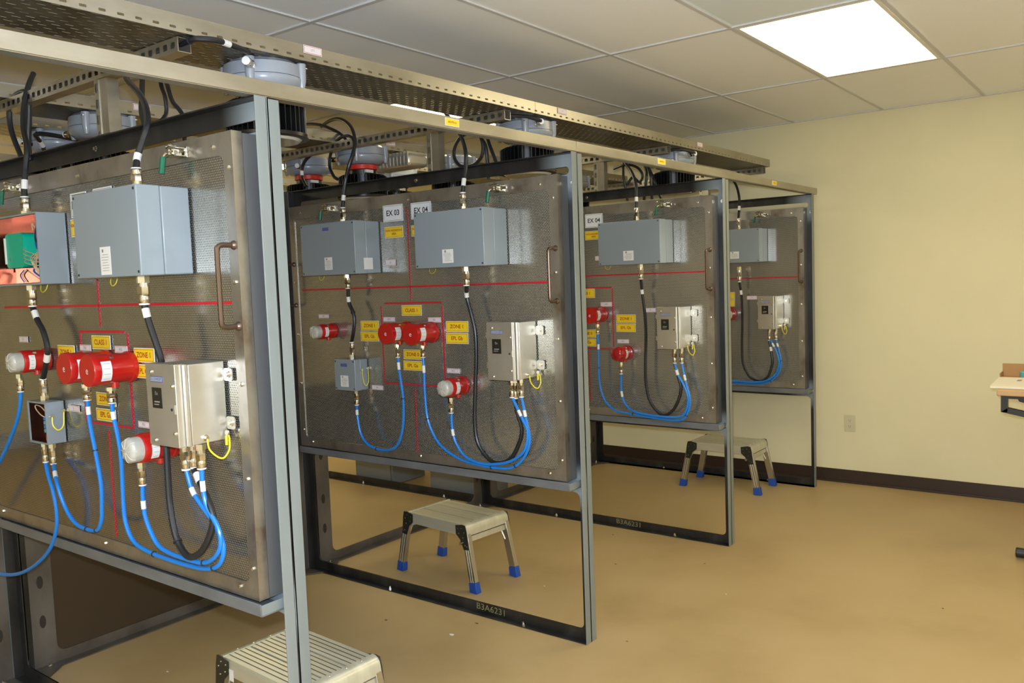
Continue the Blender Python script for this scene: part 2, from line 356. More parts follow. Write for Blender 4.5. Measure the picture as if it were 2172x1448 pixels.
# ------------------------------------------------------------------ booth frames
BOOTH = ['with the opened enclosures', 'with the EX 03 sign', 'with the red-lens beacon', 'beside the cream wall']
def ring_holes(x0, x1):
    return [rrect(x0+.05, 1.992, x1-.05+.012, 2.024, .014), rrect(x0+.055, .725, x1-.06, 1.955, .03), rrect(x0+.045, .05, x1-.034, .650, .028)]
def booth_frame(i, xr, label, grp, twin=True, bolts=True):
    y = YF[i]; xl = xr-W+.012
    t = thing('booth_stand', ((xl+xr)/2, y+.04, 0), label, 'steel frame', grp)
    b = MB(); b.plate([(xl, .001), (xr, .001), (xr, H), (xl, H)], ring_holes(xl, xr), y+.0345, y+.0385, 'xz', 'millspray'); b.build('frame_plate', t)
    b = MB().box((xr-.004, y, .001), (xr, y+.0375, H), 'paint'); b.build('post', t, bevel=.0012)
    if twin: MB().box((xr-.004, y+.040, .001), (xr, y+.078, H-.004), 'paint').build('post', t, bevel=.0012)
    MB().box((xl, y, .001), (xl+.004, y+(.078 if twin else .0375), H), 'mill').build('post', t)
    b = MB().box((xl+.004, y, H-.004), (xr-.004, y+.0345, H), 'mill')
    if twin: b.box((xl+.004, y+.0405, H-.006), (xr-.004, y+.078, H-.002), 'mill')
    b.build('top_flange', t)
    b = MB().box((xl+.004, y, .001), (xr-.004, y+.0345, .005), 'mill')
    if twin: b.box((xl+.004, y+.0405, .001), (xr-.004, y+.078, .005), 'mill')
    b.build('bottom_flange', t)
    if twin:
        b = MB(); b.plate([(xl, .001), (xr, .001), (xr, H-.004), (xl, H-.004)], ring_holes(xl, xr), y+.0387, y+.0425, 'xz', 'mill'); b.build('frame_plate', t)
    for z in (.69, 1.955): b.lathe([(.011, 0), (.011, .006), (.006, .006), (.006, .014)], (xr-.016, y+.0343, z), (0, -1, 0), 'zinc', 6)
    b.lathe([(.01, 0), (.01, .005), (.006, .005), (.006, .012)], (xr-.9, y+.0343, 2.05), (0, -1, 0), 'zinc', 6)
    b.build('bolt', t)
    b = MB()
    for fx in (.35, 1.2): b.lathe([(.010, 0), (.010, .007), (.005, .007), (.005, .016)], (xr-fx, y+.018, .005), (0, 0, 1), 'zinc', 6)
    b.build('anchor_bolt', t)
    # shelf that carries the panel
    b = MB(); b.box((xr-.022, y-.062, .678), (xl+.055, y-.058, .712), 'shelf'); b.box((xr-.022, y-.058, .676), (xl+.055, y+.034, .680), 'shelf')
    b.box((xr-.026, y-.058, .680), (xr-.022, y+.034, .708), 'paint')
    b.build('shelf', t, bevel=.0008)
    return t
for i in range(4):
    t = booth_frame(i, 0, 'black steel frame with grey front post, holding the panel '+BOOTH[i], 'booth frames along the aisle', twin=(i < 3))
    if i in (1, 2):
        px, py = ((1042, 1300), (1334, 1118))[i-1]; q = onY(px, py, YF[i]+.034)
        MB().text('B3A6231', (q.x, YF[i]+.0338, .028), .042, 'chalk', ang=-.02, sx=1.15).build('chalk_mark', t)
for i in range(4):
    booth_frame(i, -W-.012, 'opposite-row steel frame in line with the frame '+BOOTH[i], 'booth frames of the opposite row', twin=(i < 3))
# side frames running along the back of the booths
def side_frame(y0, y1, x, sgn, label, grp):
    t = thing('side_stand', (x, (y0+y1)/2, 0), label, 'steel frame', grp)
    b = MB(); b.plate([(y0, .001), (y1, .001), (y1, H), (y0, H)], [rrect(y0+.095, .05, y1-.075, .95, .04), rrect(y0+.095, 1.02, y1-.075, 1.93, .04)], x, x+.004*sgn, 'yz', 'brownmill')
    b.build('frame_plate', t)
    b = MB(); b.box((x+.004*sgn, y0+.004, .001), (x+.05*sgn, y1-.004, .006), 'brownmill')
    for yy in (y0, y1): b.plate([(x+.005*sgn, yy), (x+.13*sgn, yy), (x+.05*sgn, yy+(.10 if yy == y0 else -.10)), (x+.005*sgn, yy+(.13 if yy == y0 else -.13))], [], .0062, .0085, 'xy', 'brownmill')
    b.build('floor_flange', t)
    if label.startswith('brown steel side frame'): MB().box((x-.003, y0+.06, .02), (x-.001, y1-.05, .98), 'shadesheet').build('shade_sheet', t)  # dark brown sheet stands in for the shade on the floor beyond
    for z in (.20, .37, .62, 1.3, 1.7):
        for yy in (y0+.045, y1-.04): MB().plate([(yy+.013*math.cos(k*PI/6), z+.028*math.sin(k*PI/6)) for k in range(12)], [], x+.0042*sgn, x+.0052*sgn, 'yz', 'weld').build('weld_blotch', t)
    b = MB()
    for yy in (y0+.05, y1-.05): b.lathe([(.011, 0), (.011, .008), (.005, .008), (.005, .018)], (x+.03*sgn, yy, .0065), (0, 0, 1), 'zinc', 6)
    b.build('anchor_bolt', t)
ys = [-.22]+[y+.079 for y in YF[:3]]; ye = YF
for k in range(4):
    side_frame(ys[k]+.002, ye[k]-.003, -W+.006, 1, ['brown steel side plate with weld blotches at the left edge, before the first booth',
        'brown steel side frame with weld blotches behind the opened enclosures', 'steel side frame at the back of the bay behind the EX 03 panel',
        'steel side frame closing the bay nearest the cream wall'][k], 'side frames behind the booths')

# ------------------------------------------------------------------ perforated panels
def panel(i, x0, x1, label, grp, handles=True, red=True):
    y = YF[i]-DP; z0, z1 = .7125, 1.988
    t = thing('perforated_panel', ((x0+x1)/2, y, z0), label, 'panel', grp)
    MB().box((x0+.02, y+.002, z0+.03), (x1-.02, y+.0035, z1-.03), 'perf').build('perforated_sheet', t)
    MB().box((x0+.006, y+.012, z0+.006), (x1-.006, y+.018, z1-.006), 'backing').build('backing_board', t)
    b = MB(); b.plate([(x0, z0), (x1, z0), (x1, z1), (x0, z1)], [rrect(x0+.04, z0+.045, x1-.042, z1-.06, .022)], y-.0022, y+.0018, 'xz', 'steel')
    b.build('border_frame', t, bevel=.0006)
    e_ = .0775
    b = MB().box((x0, y+.002, z0), (x0+.003, y+e_, z1), 'steel'); b.box((x1-.003, y+.002, z0), (x1, y+.030, z1), 'steel'); b.box((x1-.004, y+.032, z0), (x1-.0005, y+e_, z1-.004), 'rimgrey')
    b.box((x0+.003, y+.005, z0), (x1-.004, y+e_, z0+.003), 'steel'); b.box((x0+.003, y+.005, z1-.004), (x1-.004, y+.030, z1), 'steel'); b.box((x0+.003, y+.034, z1-.014), (x1-.004, y+e_, z1-.010), 'steel'); b.build('side_rim', t)
    for sx in [x1-.022, x0+.022]:
        for sz in (z0+.09, z0+.34, z0+.60, z1-.40, z1-.095): MB().lathe([(.0065, 0), (.0065, .004), (.004, .0055)], (sx, y-.0022, sz), (0, -1, 0), 'zinc', 6).build('screw', t)
    for sx in (x1-.085, (x0+x1)/2+.02, x0+.09):
        for sz in (z0+.028, z1-.035): MB().lathe([(.0065, 0), (.0065, .004), (.004, .0055)], (sx, y-.0022, sz), (0, -1, 0), 'zinc', 6).build('screw', t)
    if handles:
        for hx, sg in ((x1-.018, 1), (x0+.018, -1)):
            za, zb = 1.47, 1.687; d = .055
            pts = [(hx, y-.002, za), (hx, y-.02, za), (hx, y-d+.016, za), (hx, y-d+.003, za+.006), (hx, y-d, za+.022), (hx, y-d, (za+zb)/2), (hx, y-d, zb-.022), (hx, y-d+.003, zb-.006), (hx, y-d+.016, zb), (hx, y-.02, zb), (hx, y-.002, zb)]
            b = MB().tube(pts, .0072, 'rustrod', 10, sub=3)
            for zz in (za, zb): b.lathe([(.013, 0), (.012, .004), (.008, .009)], (hx, y-.002, zz), (0, -1, 0), 'rustrod', 12)
            b.build('handle', t)
    return t
PX0, PX1 = -1.757, -.044
RED = [
 dict(h=((10, 652), (506, 641)), v=((205, 590), (212, 692)), top=((168, 704), (262, 702)), right=((268, 706), (284, 907)), left=((167, 706), (185, 893)), bot=((188, 893), (283, 908)), low=((228, 912), (248, 1138)), lab=''),
 dict(h=((641, 614), (1164, 599)), v=((862.5, 440), (872, 640)), top=((816, 642.6), (936, 641.5)), right=((938.5, 648), (943, 812)), left=((809.5, 648), (814, 808)), bot=((815, 811.5), (930, 818)), low=((881.5, 824), (884, 964))),
 dict(h=((1100, 590), (1496, 576)), v=((1200, 450), (1208, 600)), top=((1190, 612), (1297, 610)), right=((1298, 611), (1302, 736)), left=None, bot=((1200, 739), (1302, 738)), low=((1250, 742), (1252, 850))),
 dict(h=((1400, 596), (1693, 586.6)), v=None, top=None, right=None, left=None, bot=None, low=None)]
for i in range(4):
    t = panel(i, PX0, PX1, 'large perforated stainless panel framed in bare steel, '+['its left enclosures open', 'marked EX 03 and EX 04', 'with a red-lens beacon', 'last before the cream wall'][i], 'perforated panels along the aisle')
    y = YF[i]-DP; R = RED[i]
    for k, wd in (('h', .0075), ('v', .0045), ('top', .0075), ('right', .0065), ('left', .005), ('bot', .0065), ('low', .0045)):
        if not R.get(k): continue
        a, c = P(i, *R[k][0]), P(i, *R[k][1])
        if k in ('h', 'top', 'bot'): a.x = max(a.x, PX0+.045); zz = (a.z+c.z)/2; a.z = c.z = zz; bx = ((a.x, y-.0004, zz-wd/2), (c.x, y+.0018, zz+wd/2))
        else: xx = (a.x+c.x)/2; bx = ((xx-wd/2, y-.0004, a.z), (xx+wd/2, y+.0018, c.z))
        MB().box(*bx, 'redline').build('red_tape_line', t)
panel(0, -W*2+.07, -W-.07, 'perforated panel of the opposite booth row, just showing at the left edge', 'perforated panels of the opposite row', handles=False)

# ------------------------------------------------------------------ glands, labels, cables
def gland(b, top, r, ln, d=(0, 0, -1)):
    """nickel gland body from its seat at top along d"""
    s = ln/.06
    b.lathe([(r*1.18, 0), (r*1.18, .014*s)], top, d, 'nickel', 6)
    b.lathe([(r, .014*s), (r*1.0, .022*s)], top, d, 'nickel', 16)
    b.lathe([(r*1.12, .022*s), (r*1.12, .036*s), (r*1.02, .039*s)], top, d, 'nickel', 6, ph=.5)
    b.lathe([(r*.95, .039*s), (r*1.05, .042*s), (r*1.05, .054*s), (r*.85, .058*s)], top, d, 'nickel', 12)
    b.lathe([(r*.95, .057*s), (r*.95, .0605*s)], top, d, 'whitering', 16)
COL = {'blue': 'blue', 'black': 'black'}
def cable(i, pts, r, col, label, grp, gl=(), bands=(), ties=(), off=.07, raw=False, txt=False):
    """pts: (px, py[, off]) on panel i, or world points when raw; gl: (index 0 or -1, radius, length, direction z) glands at an end"""
    wp = [Vector(p) for p in pts] if raw else [P(i, p[0], p[1], p[2] if len(p) > 2 else off) for p in pts]
    q = spline(wp, 7); mid = wp[len(wp)//2]
    t = thing('blue_cable' if col == 'blue' else 'black_cable', wp[0], label, 'cable', grp)
    MB().tube(q, r, col, 10, smooth=False).build('cable_jacket', t)
    for (end, gr_, gln, dz) in gl:
        if isinstance(gln, tuple): gln = min(.11, max(.03, abs(gln[0]-wp[end].z)))
        b = MB(); e = wp[end]; gland(b, e+Vector((0, 0, -dz*gln)), gr_, gln+.0, (0, 0, dz)); b.build('cable_gland', t)
    tot = len(q)
    for fr in bands:
        k = int(fr*(tot-1)); k2 = k; d = 0
        while k2 < tot-1 and d < .024: d += (q[k2+1]-q[k2]).length; k2 += 1
        seg = q[k:k2+1]
        if len(seg) > 1: MB().tube(seg, r*1.12, 'white', 10, smooth=False).build('cable_label', t)
    for fr in ties:
        k = max(1, min(tot-2, int(fr*(tot-1)))); dd = (q[k+1]-q[k-1]).normalized()
        MB().cyl(q[k]-dd*.0022, q[k]+dd*.0022, r*1.35, 'ink', 12).build('cable_tie', t)
    return t
def Z(v): return (v,)
BN = ['opened enclosures', 'EX 03', 'red-lens beacon', 'panel by the cream wall']
B5 = ['on the panel with opened enclosures', 'on the EX 03 panel', 'on the red-lens beacon panel', 'on the panel by the cream wall']

# ------------------------------------------------------------------ boxes
def enclosure(i, tl, br, depth, label, grp, gdown=(), gup=(), sticker=None, logo=None, wire=None, side=False, name='junction_box', cat='junction box', lidf=.44):
    a, c = P(i, *tl, depth), P(i, *br, depth); x0, z1, x1, z0 = a.x, a.z, c.x, c.z; y = YF[i]-DP
    t = thing(name, ((x0+x1)/2, y, z0), label, cat, grp)
    ys_ = y-depth*(1-lidf)
    MB().box((x0+.001, y-.001, z0+.001), (x1-.001, ys_+.0006, z1-.001), 'box').build('body', t, bevel=.004)
    MB().box((x0, ys_-.0006, z0), (x1, y-depth, z1), 'box').build('lid', t, bevel=.003)
    for sx in (x0+.011, x1-.011):
        for sz in (z0+.011, z1-.011): MB().lathe([(.004, 0), (.0035, .0015)], (sx, y-depth, sz), (0, -1, 0), 'ink', 10).build('screw', t)
    yf = y-depth
    if sticker:
        p = P(i, *sticker[0], depth); w_, h_ = sticker[1]
        b = MB().box((p.x-w_/2, yf-.0008, p.z-h_/2), (p.x+w_/2, yf-.0001, p.z+h_/2), 'white')
        b.lathe([(w_*.09, 0), (w_*.09, .0003)], (p.x-w_*.22, yf-.0009, p.z+h_*.36), (0, -1, 0), 'fadeink', 10)
        for k in range(7): 
            ww = w_*random.uniform(.25, .4); xx = p.x+random.uniform(-.06, .06)*w_
            b.box((xx-ww, yf-.0012, p.z+h_*(.22-.095*k)-.0007), (xx+ww, yf-.0009, p.z+h_*(.22-.095*k)+.0007), 'fadeink')
        b.build('rating_label', t)
    if logo:
        p = P(i, *logo[0], depth); w_, h_ = logo[1]
        b = MB().box((p.x-w_/2, yf-.0008, p.z-h_/2), (p.x+w_/2, yf-.0001, p.z+h_/2), 'logo'); b.text('CL CONCEPT', (p.x, yf-.001, p.z), h_*.62, 'boxrim', sx=.85); b.build('maker_logo', t)
    if side:
        b = MB().box((x1, y-.055, z0+.02), (x1+.0008, y-.112, z0+.075), 'white'); b.build('side_label', t)
    for wx in (wire or ()):
        p = P(i, *wx, .02); MB().tube([(p.x-.02, y-.02, z0+.002), (p.x-.016, y-.024, z0-.014), (p.x, y-.026, z0-.022), (p.x+.016, y-.024, z0-.014), (p.x+.02, y-.02, z0+.002)], .0016, 'yellow', 6).build('ground_wire', t)
    return t, (x0, x1, z0, z1, y)

LB = .165
GB = 'large grey enclosures at the top of the panels'
bg = {}
bg[1] = enclosure(1, (876.5, 453), (1028, 563), LB, 'large grey enclosure partly covering the EX 04 sign on the EX 03 panel', GB, sticker=((950, 543), (.062, .058)), wire=[(918, 575)])
bgL = enclosure(1, (636, 478), (755.3, 580.5), LB, 'large grey enclosure left of the EX 03 sign with a small blue logo', GB, sticker=((697, 559), (.055, .06)), logo=((690, 486), (.043, .014)), wire=[(683, 586)], side=True)
bg[0] = enclosure(0, (151, 414), (300, 584), .158, 'closed large grey enclosure beside the opened one, white rating label on its lid', GB, sticker=((224.5, 553), (.056, .078)), wire=[(243, 598)])
bg[2] = enclosure(2, (1267.5, 473.5), (1401, 558), LB, 'large grey enclosure right of the EX 04 sign on the red-lens beacon panel', GB, sticker=((1333, 542), (.066, .055)), wire=[(1290, 567)])
bg[3] = enclosure(3, (1504, 490), (1611, 555.2), LB, 'large grey enclosure on the last panel, half hidden by the grey post', GB, sticker=((1558, 541), (.066, .05)))

# small closed junction box on the EX 03 panel
sj = enclosure(1, (708, 761), (755, 830), .088, 'small grey junction box with a yellow ground wire low on the EX 03 panel', 'small grey junction boxes', sticker=((731, 808), (.056, .056)), logo=((729, 774), (.046, .014)), lidf=.4)
t, (x0, x1, z0, z1, y) = sj
b = MB()
for yy, zz in ((y-.045, z1-.055), (y-.006, z1-.05)): b.lathe([(.007, 0), (.007, .006)], (x1, yy, zz), (1, 0, 0), 'zinc', 10)
b.tube([(x1+.006, y-.045, z1-.055), (x1+.008, y-.047, z1-.085), (x1+.012, y-.04, z1-.125), (x1+.014, y-.026, z1-.132), (x1+.012, y-.012, z1-.11), (x1+.006, y-.006, z1-.055)], .0022, 'yellow', 8)
b.build('ground_wire', t)

def open_box(i, x0, x1, z0, z1, depth, label, grp):
    y = YF[i]-DP; t = thing('open_junction_box', ((x0+x1)/2, y, z0), label, 'junction box', grp); th = .006
    b = MB(); b.plate(rrect(x0, z0, x1, z1, .005, 2), [rrect(x0+th, z0+th, x1-th, z1-th, .004, 2)], y-.008, y-depth, 'xz', 'box'); b.box((x0+.001, y-.001, z0+.001), (x1-.001, y-.0085, z1-.001), 'box')
    b.build('shell', t)
    b = MB(); e = .0066
    b.box((x0+e, y-.009, z0+e), (x1-e, y-.0105, z1-e), 'copper')
    for q in (((x0+e, y-.0105, z0+e), (x0+e+.001, y-depth+.004, z1-e)), ((x1-e-.001, y-.0105, z0+e), (x1-e, y-depth+.004, z1-e)), ((x0+e+.001, y-.0105, z0+e), (x1-e-.001, y-depth+.004, z0+e+.001)), ((x0+e+.001, y-.0105, z1-e-.001), (x1-e-.001, y-depth+.004, z1-e))): b.box(*q, 'copper')
    b.build('copper_lining', t)
    return t, y
# big opened enclosure
x1 = P(0, 75, 448, .094).x; z1 = P(0, 75, 448, .094).z; z0 = P(0, 85.6, 603, .094).z; x0 = x1-.385
ob = (z0, z1)
t, y = open_box(0, x0, x1, z0, z1, .094, 'large opened grey enclosure at the left edge with copper lining and green module', GB)
b = MB().box((x0+.02, y-.014, z0+.05), (x1-.015, y-.011, z0+.075), 'copper'); b.box((x0+.02, y-.014, z1-.075), (x1-.015, y-.011, z1-.05), 'copper'); b.box((x0+.02, y-.02, z0+.11), (x1-.02, y-.011, z0+.145), 'zinc'); b.build('mounting_rail', t)
mx = P(0, 42, 530, .06)
b = MB().plate(rrect(mx.x-.105, mx.z-.060, mx.x+.035, mx.z+.058, .018, 3), [], y-.02, y-.062, 'xz', 'module'); b.box((mx.x-.110, y-.04, mx.z-.045), (mx.x-.100, y-.065, mx.z+.045), 'whitering')
b.text('D', (mx.x-.075, y-.0625, mx.z-.03), .014, 'ink', ang=PI/2); b.build('isolator_module', t, bevel=.002)
def wires(t, spec):
    for pts, r, m_ in spec: MB().tube(pts, r, m_, 6).build('wire', t)
wz = z0; wx = x1
sp = []
for k in range(5):
    dx = .01*k
    sp.append(([(wx-.03-dx*.4, y-.04, z0+.01), (wx-.05-dx, y-.055, z0+.03), (wx-.075-dx, y-.07, z0+.055+.008*k), (wx-.04, y-.08, z0+.088+.004*k), (wx-.012, y-.075, z0+.075+.006*k)], .0017, 'wirecream'))
sp.append(([(wx-.06, y-.05, z1-.012), (wx-.075, y-.06, z1-.06), (wx-.07, y-.07, z1-.10), (wx-.03, y-.075, z1-.128), (wx-.012, y-.06, z1-.125)], .0028, 'wblue'))
sp.append(([(wx-.012, y-.05, z1-.04), (wx-.05, y-.065, z1-.034), (wx-.066, y-.07, z1-.06), (wx-.055, y-.075, z1-.095), (wx-.012, y-.07, z1-.115)], .0026, 'ink'))
sp.append(([(wx-.012, y-.06, z1-.03), (wx-.045, y-.07, z1-.03), (wx-.08, y-.06, z1-.022)], .0026, 'wblue'))
sp.append(([(wx-.03, y-.04, z0+.01), (wx-.07, y-.055, z0+.022), (wx-.12, y-.06, z0+.045), (wx-.13, y-.05, z0+.06)], .0032, 'wblue'))
sp.append(([(wx-.03, y-.04, z0+.008), (wx-.07, y-.055, z0+.012), (wx-.14, y-.06, z0+.04), (wx-.2, y-.05, z0+.055)], .0022, 'wirecream'))
sp.append(([(wx-.04, y-.05, z1-.02), (wx-.045, y-.05, z1-.06), (wx-.02, y-.05, z1-.10)], .0016, 'signr'))
sp.append(([(wx-.13, y-.05, mx.z+.062), (wx-.11, y-.06, mx.z+.085), (wx-.09, y-.06, mx.z+.068)], .0018, 'wirecream'))
for k in range(4): sp.append(([(mx.x+.03, y-.05, mx.z-.03+.012*k), (mx.x+.055, y-.07, mx.z-.045+.014*k), (wx-.05+.004*k, y-.08, mx.z-.06+.012*k), (wx-.014, y-.07, mx.z-.05+.016*k)], .0016, 'wirecream'))
for k in range(3): sp.append(([(mx.x-.02+.015*k, y-.045, z0+.012), (mx.x-.01+.015*k, y-.06, z0+.035), (mx.x+.02+.015*k, y-.06, mx.z-.07)], .002, ('wblue', 'wirecream', 'ink')[k]))
wires(t, sp)
MB().tube([(x1-.17, y-.02, z0), (x1-.165, y-.024, z0-.018), (x1-.145, y-.026, z0-.025), (x1-.125, y-.024, z0-.016), (x1-.12, y-.02, z0)], .0016, 'yellow', 6).build('ground_wire', t)
# small opened junction box
a = P(0, 56.6, 849, .063); c = P(0, 102, 944, .063)
os_ = (c.z, a.z)
t, y = open_box(0, a.x, c.x, c.z, a.z, .063, 'small opened grey junction box with blue terminals below the large opened enclosure', 'small grey junction boxes')
b = MB()
for k in range(4): b.box((c.x-.05, y-.02, a.z-.055-.014*k), (c.x-.008, y-.05, a.z-.066-.014*k), 'teal' if k % 2 else 'blue')
b.build('terminal_block', t)
wires(t, [([(c.x-.03, y-.04, a.z-.06), (c.x-.06, y-.05, a.z-.05), (c.x-.10, y-.05, a.z-.03), (c.x-.10, y-.05, a.z-.016), (c.x-.06, y-.05, a.z-.02), (c.x-.02, y-.05, a.z-.04)], .0018, 'wirecream'), ([(c.x-.03, y-.04, c.z+.015), (c.x-.03, y-.05, c.z+.035), (c.x-.015, y-.045, c.z+.045)], .0026, 'wblue')])
b = MB()
for yy, zz in ((y-.045, a.z-.05), (y-.006, a.z-.035)): b.lathe([(.007, 0), (.007, .006)], (c.x, yy, zz), (1, 0, 0), 'zinc', 10)
b.tube([(c.x+.006, y-.045, a.z-.052), (c.x+.01, y-.046, a.z-.08), (c.x+.014, y-.032, a.z-.098), (c.x+.014, y-.014, a.z-.085), (c.x+.008, y-.006, a.z-.04)], .0026, 'yellow', 8)
b.build('ground_wire', t)

# stainless terminal boxes
def stainless(i, tl, br, depth, label):
    a, c = P(i, *tl, depth), P(i, *br, depth); x0, z1, x1, z0 = a.x, a.z, c.x, c.z; y = YF[i]-DP
    x1 += .0; z0 = c.z; t = thing('stainless_terminal_box', ((x0+x1)/2, y, z0), label, 'terminal box', 'stainless terminal boxes'); yb = y-depth+.032
    MB().box((x0+.004, y-.004, z0+.003), (x1, yb, z1-.003), 'stain').build('body', t, bevel=.002)
    b = MB().box((x0, yb-.0015, z0), (x1-.012, y-depth, z1), 'stain'); b.box((x1-.010, yb-.0012, z0+.001), (x1, yb-.012, z1-.001), 'stain'); dr = b.build('door', t, bevel=.0018)
    w_, h_ = x1-x0, z1-z0; yf = y-depth
    for fx, fz in ((.2, .9), (.2, .06), (.84, .74), (.84, .17)): MB().lathe([(.005, 0), (.005, .003), (.003, .005)], (x0+w_*fx, yf, z0+h_*fz), (0, -1, 0), 'zinc', 8).build('screw', dr)
    b = MB().box((x0+.024, yf-.0008, z1-.049), (x0+.084, yf-.0001, z1-.034), 'logo'); b.box((x0+.0255, yf-.0010, z1-.0475), (x0+.0825, yf-.0007, z1-.0355), 'boxrim'); b.text('CL CONCEPT', (x0+.054, yf-.0012, z1-.0415), .0105, 'logo', sx=.85); b.build('maker_logo', dr)
    b = MB().box((x0+.028, yf-.001, z0+h_*.46), (x0+.075, yf-.0001, z0+h_*.71), 'plate')
    b.text('Ex', (x0+.05, yf-.0012, z0+h_*.64), .014, 'fadeink'); b.box((x0+.038, yf-.0013, z0+h_*.53), (x0+.064, yf-.0011, z0+h_*.545), 'fadeink'); b.box((x0+.036, yf-.0013, z0+h_*.50), (x0+.06, yf-.0011, z0+h_*.51), 'fadeink'); b.build('nameplate', dr)
    b = MB().box((x1-.034, yf-.006, z0+h_*.41), (x1-.013, yf-.0002, z0+h_*.52), 'stain'); b.lathe([(.004, 0), (.004, .002)], (x1-.024, yf-.006, z0+h_*.465), (0, -1, 0), 'ink', 8); b.build('latch', dr)
    for fz in (.2, .72): MB().box((x0-.010, yf+.006, z0+h_*fz), (x0-.0005, yf+.018, z0+h_*(fz+.1)), 'stain').build('hinge', t)
    for fz in (.14, .74):
        b = MB().plate(rrect(x1+.0005, z0+h_*(fz), x1+.040, z0+h_*(fz+.16), .008, 3), [], y-.004, y-.007, 'xz', 'stain'); b.lathe([(.009, 0), (.009, .003), (.006, .003), (.006, .008)], (x1+.022, y-.007, z0+h_*(fz+.08)), (0, -1, 0), 'zinc', 10); b.build('mounting_ear', t)
    b = MB().lathe([(.009, 0), (.009, .004), (.005, .004), (.005, .012)], (x1, y-.075, z0+.018), (1, 0, 0), 'zinc', 8)
    b.lathe([(.008, 0), (.008, .005)], (x1+.012, y-.012, z0+.022), (0, -1, 0), 'zinc', 8)
    b.tube([(x1+.01, y-.075, z0+.016), (x1+.013, y-.073, z0-.012), (x1+.018, y-.055, z0-.035), (x1+.024, y-.038, z0-.042), (x1+.028, y-.022, z0-.022), (x1+.02, y-.014, z0+.006), (x1+.013, y-.012, z0+.02)], .0026, 'yellow', 8)
    b.build('ground_wire', t)
    b = MB().lathe([(.004, 0), (.004, .026)], (x1+.012, y-.018, z0+.015), (0, 0, -1), 'yellow', 8); b.build('ground_lug', t)
    return x0, x1, z0, z1, y
S = {}
S[0] = stainless(0, (307, 770), (386, 952), .145, 'brushed stainless terminal box nearest the camera, beside the double grey post')
S[1] = stainless(1, (1031, 683), (1095, 808.5), .155, 'stainless terminal box at lower right of the EX 03 panel')
S[2] = stainless(2, (1392, 651), (1440, 741), .165, 'stainless terminal box at lower right of the red-lens beacon panel')
S[3] = stainless(3, (1607, 628), (1645, 698.5), .17, 'stainless terminal box on the last panel, by the cream wall')

# beacons and sounders
def beacon(i, px, py, kind, label, r=.042, depth=.15, glx=None):
    p = P(i, px, py, depth); x, z = p.x, p.z; y = YF[i]-DP
    grp = {'sounder': 'red sounders', 'clear': 'clear-lens beacons', 'red': None}[kind]
    t = thing('sounder' if kind == 'sounder' else 'beacon', (x, y, z), label, 'sounder' if kind == 'sounder' else 'beacon', grp)
    D = depth if kind == 'sounder' else depth-.04; d = (0, -1, 0)
    MB().lathe([(r*1.0, .001), (r*1.02, .004), (r*1.02, .016), (r*.94, .018), (r*.94, D*.60)], (x, y, z), d, 'red', 32).build('base', t)
    b = MB().lathe([(r*1.0, D*.6+.001), (r*1.0, D-.006), (r*.96, D-.001), (r*.9, D)] if kind != 'sounder' else [(r*1.0, D*.6+.001), (r*.98, D*.86), (r*1.03, D*.865), (r*1.03, D-.003), (r*1.0, D)], (x, y, z), d, 'red', 32)
    b.build('body', t)
    b = MB().lathe([(.012, 0), (.012, r*.35)], (x+.01, y-D*.45, z-r*.85), (0, 0, -1), 'red', 16); b.build('cable_boss', t)
    for k in range(3): MB().lathe([(.005, 0), (.005, .012)], (x+r*.92*math.cos(.9+k*2.1), y-D*.52, z+r*.92*math.sin(.9+k*2.1)), d, 'zinc', 8).build('screw', t)
    # curved white rating label on the side that faces the aisle
    vs = []; fs = []; n = 8; y0_, y1_ = y-D*.62, y-D*.84
    for k in range(n+1):
        th = math.radians(-38+76*k/n-4); rr = r*1.012
        vs += [(x+rr*math.cos(th), y0_, z+rr*math.sin(th)), (x+rr*math.cos(th), y1_, z+rr*math.sin(th))]
    for k in range(n): fs.append((2*k, 2*k+1, 2*k+3, 2*k+2))
    b = MB().add(vs, fs, 'white')
    for k in range(1, n, 1):
        th = math.radians(-38+76*k/n-4); rr = r*1.02
        b.box((x+rr*math.cos(th)-.0003, y0_-.005, z+rr*math.sin(th)-.0006), (x+rr*math.cos(th)+.0003, y1_+.005, z+rr*math.sin(th)+.0003), 'fadeink') if k % 2 else None
    b.build('rating_label', t)
    yf = y-D
    if kind == 'sounder': MB().text('e', (x+.002, yf-.0006, z), .032, 'tagw').build('emblem', t)
    else:
        lm = 'clear' if kind == 'clear' else 'redlens'; lr = r*.86
        l = MB().lathe([(lr, D), (lr, D+.024), (lr*.96, D+.030), (lr*.85, D+.035), (lr*.55, D+.0385), (.001, D+.040)], (x, y, z), d, lm, 28).build('lens', t)
        b = MB()
        for k in range(8):
            th = k*PI/4; c_, s_ = math.cos(th), math.sin(th)
            b.tube([(x+c_*.006, yf-.0405, z+s_*.006), (x+c_*lr*.55, yf-.0392, z+s_*lr*.55), (x+c_*lr*.88, yf-.035, z+s_*lr*.88), (x+c_*lr*1.0, yf-.024, z+s_*lr*1.0)], .0008, 'lensrib' if kind == 'clear' else 'ink', 5)
        b.build('lens_ribs', t)
    return (x+.01, y-D*.45, z-r*1.18)
g_s1_0 = beacon(0, 135, 782, 'sounder', 'red sounder with an e emblem, left of the pair among the opened enclosures', .0475, .14)
g_s2_0 = beacon(0, 184, 787, 'sounder', 'red sounder with an e emblem, overlapping its left twin under CLASS 1', .0475, .14)
g_bl_0 = beacon(0, 16, 770, 'clear', 'red beacon with clear lens at the left edge, above a blue cable', .039, .13)
g_b2_0 = beacon(0, 265, 957, 'clear', 'red beacon with large clear lens, below left of the nearest stainless box', .043, .15)
g_s1_1 = beacon(1, 817, 707.5, 'sounder', 'left red sounder of the EX 03 panel pair', .0475, .15)
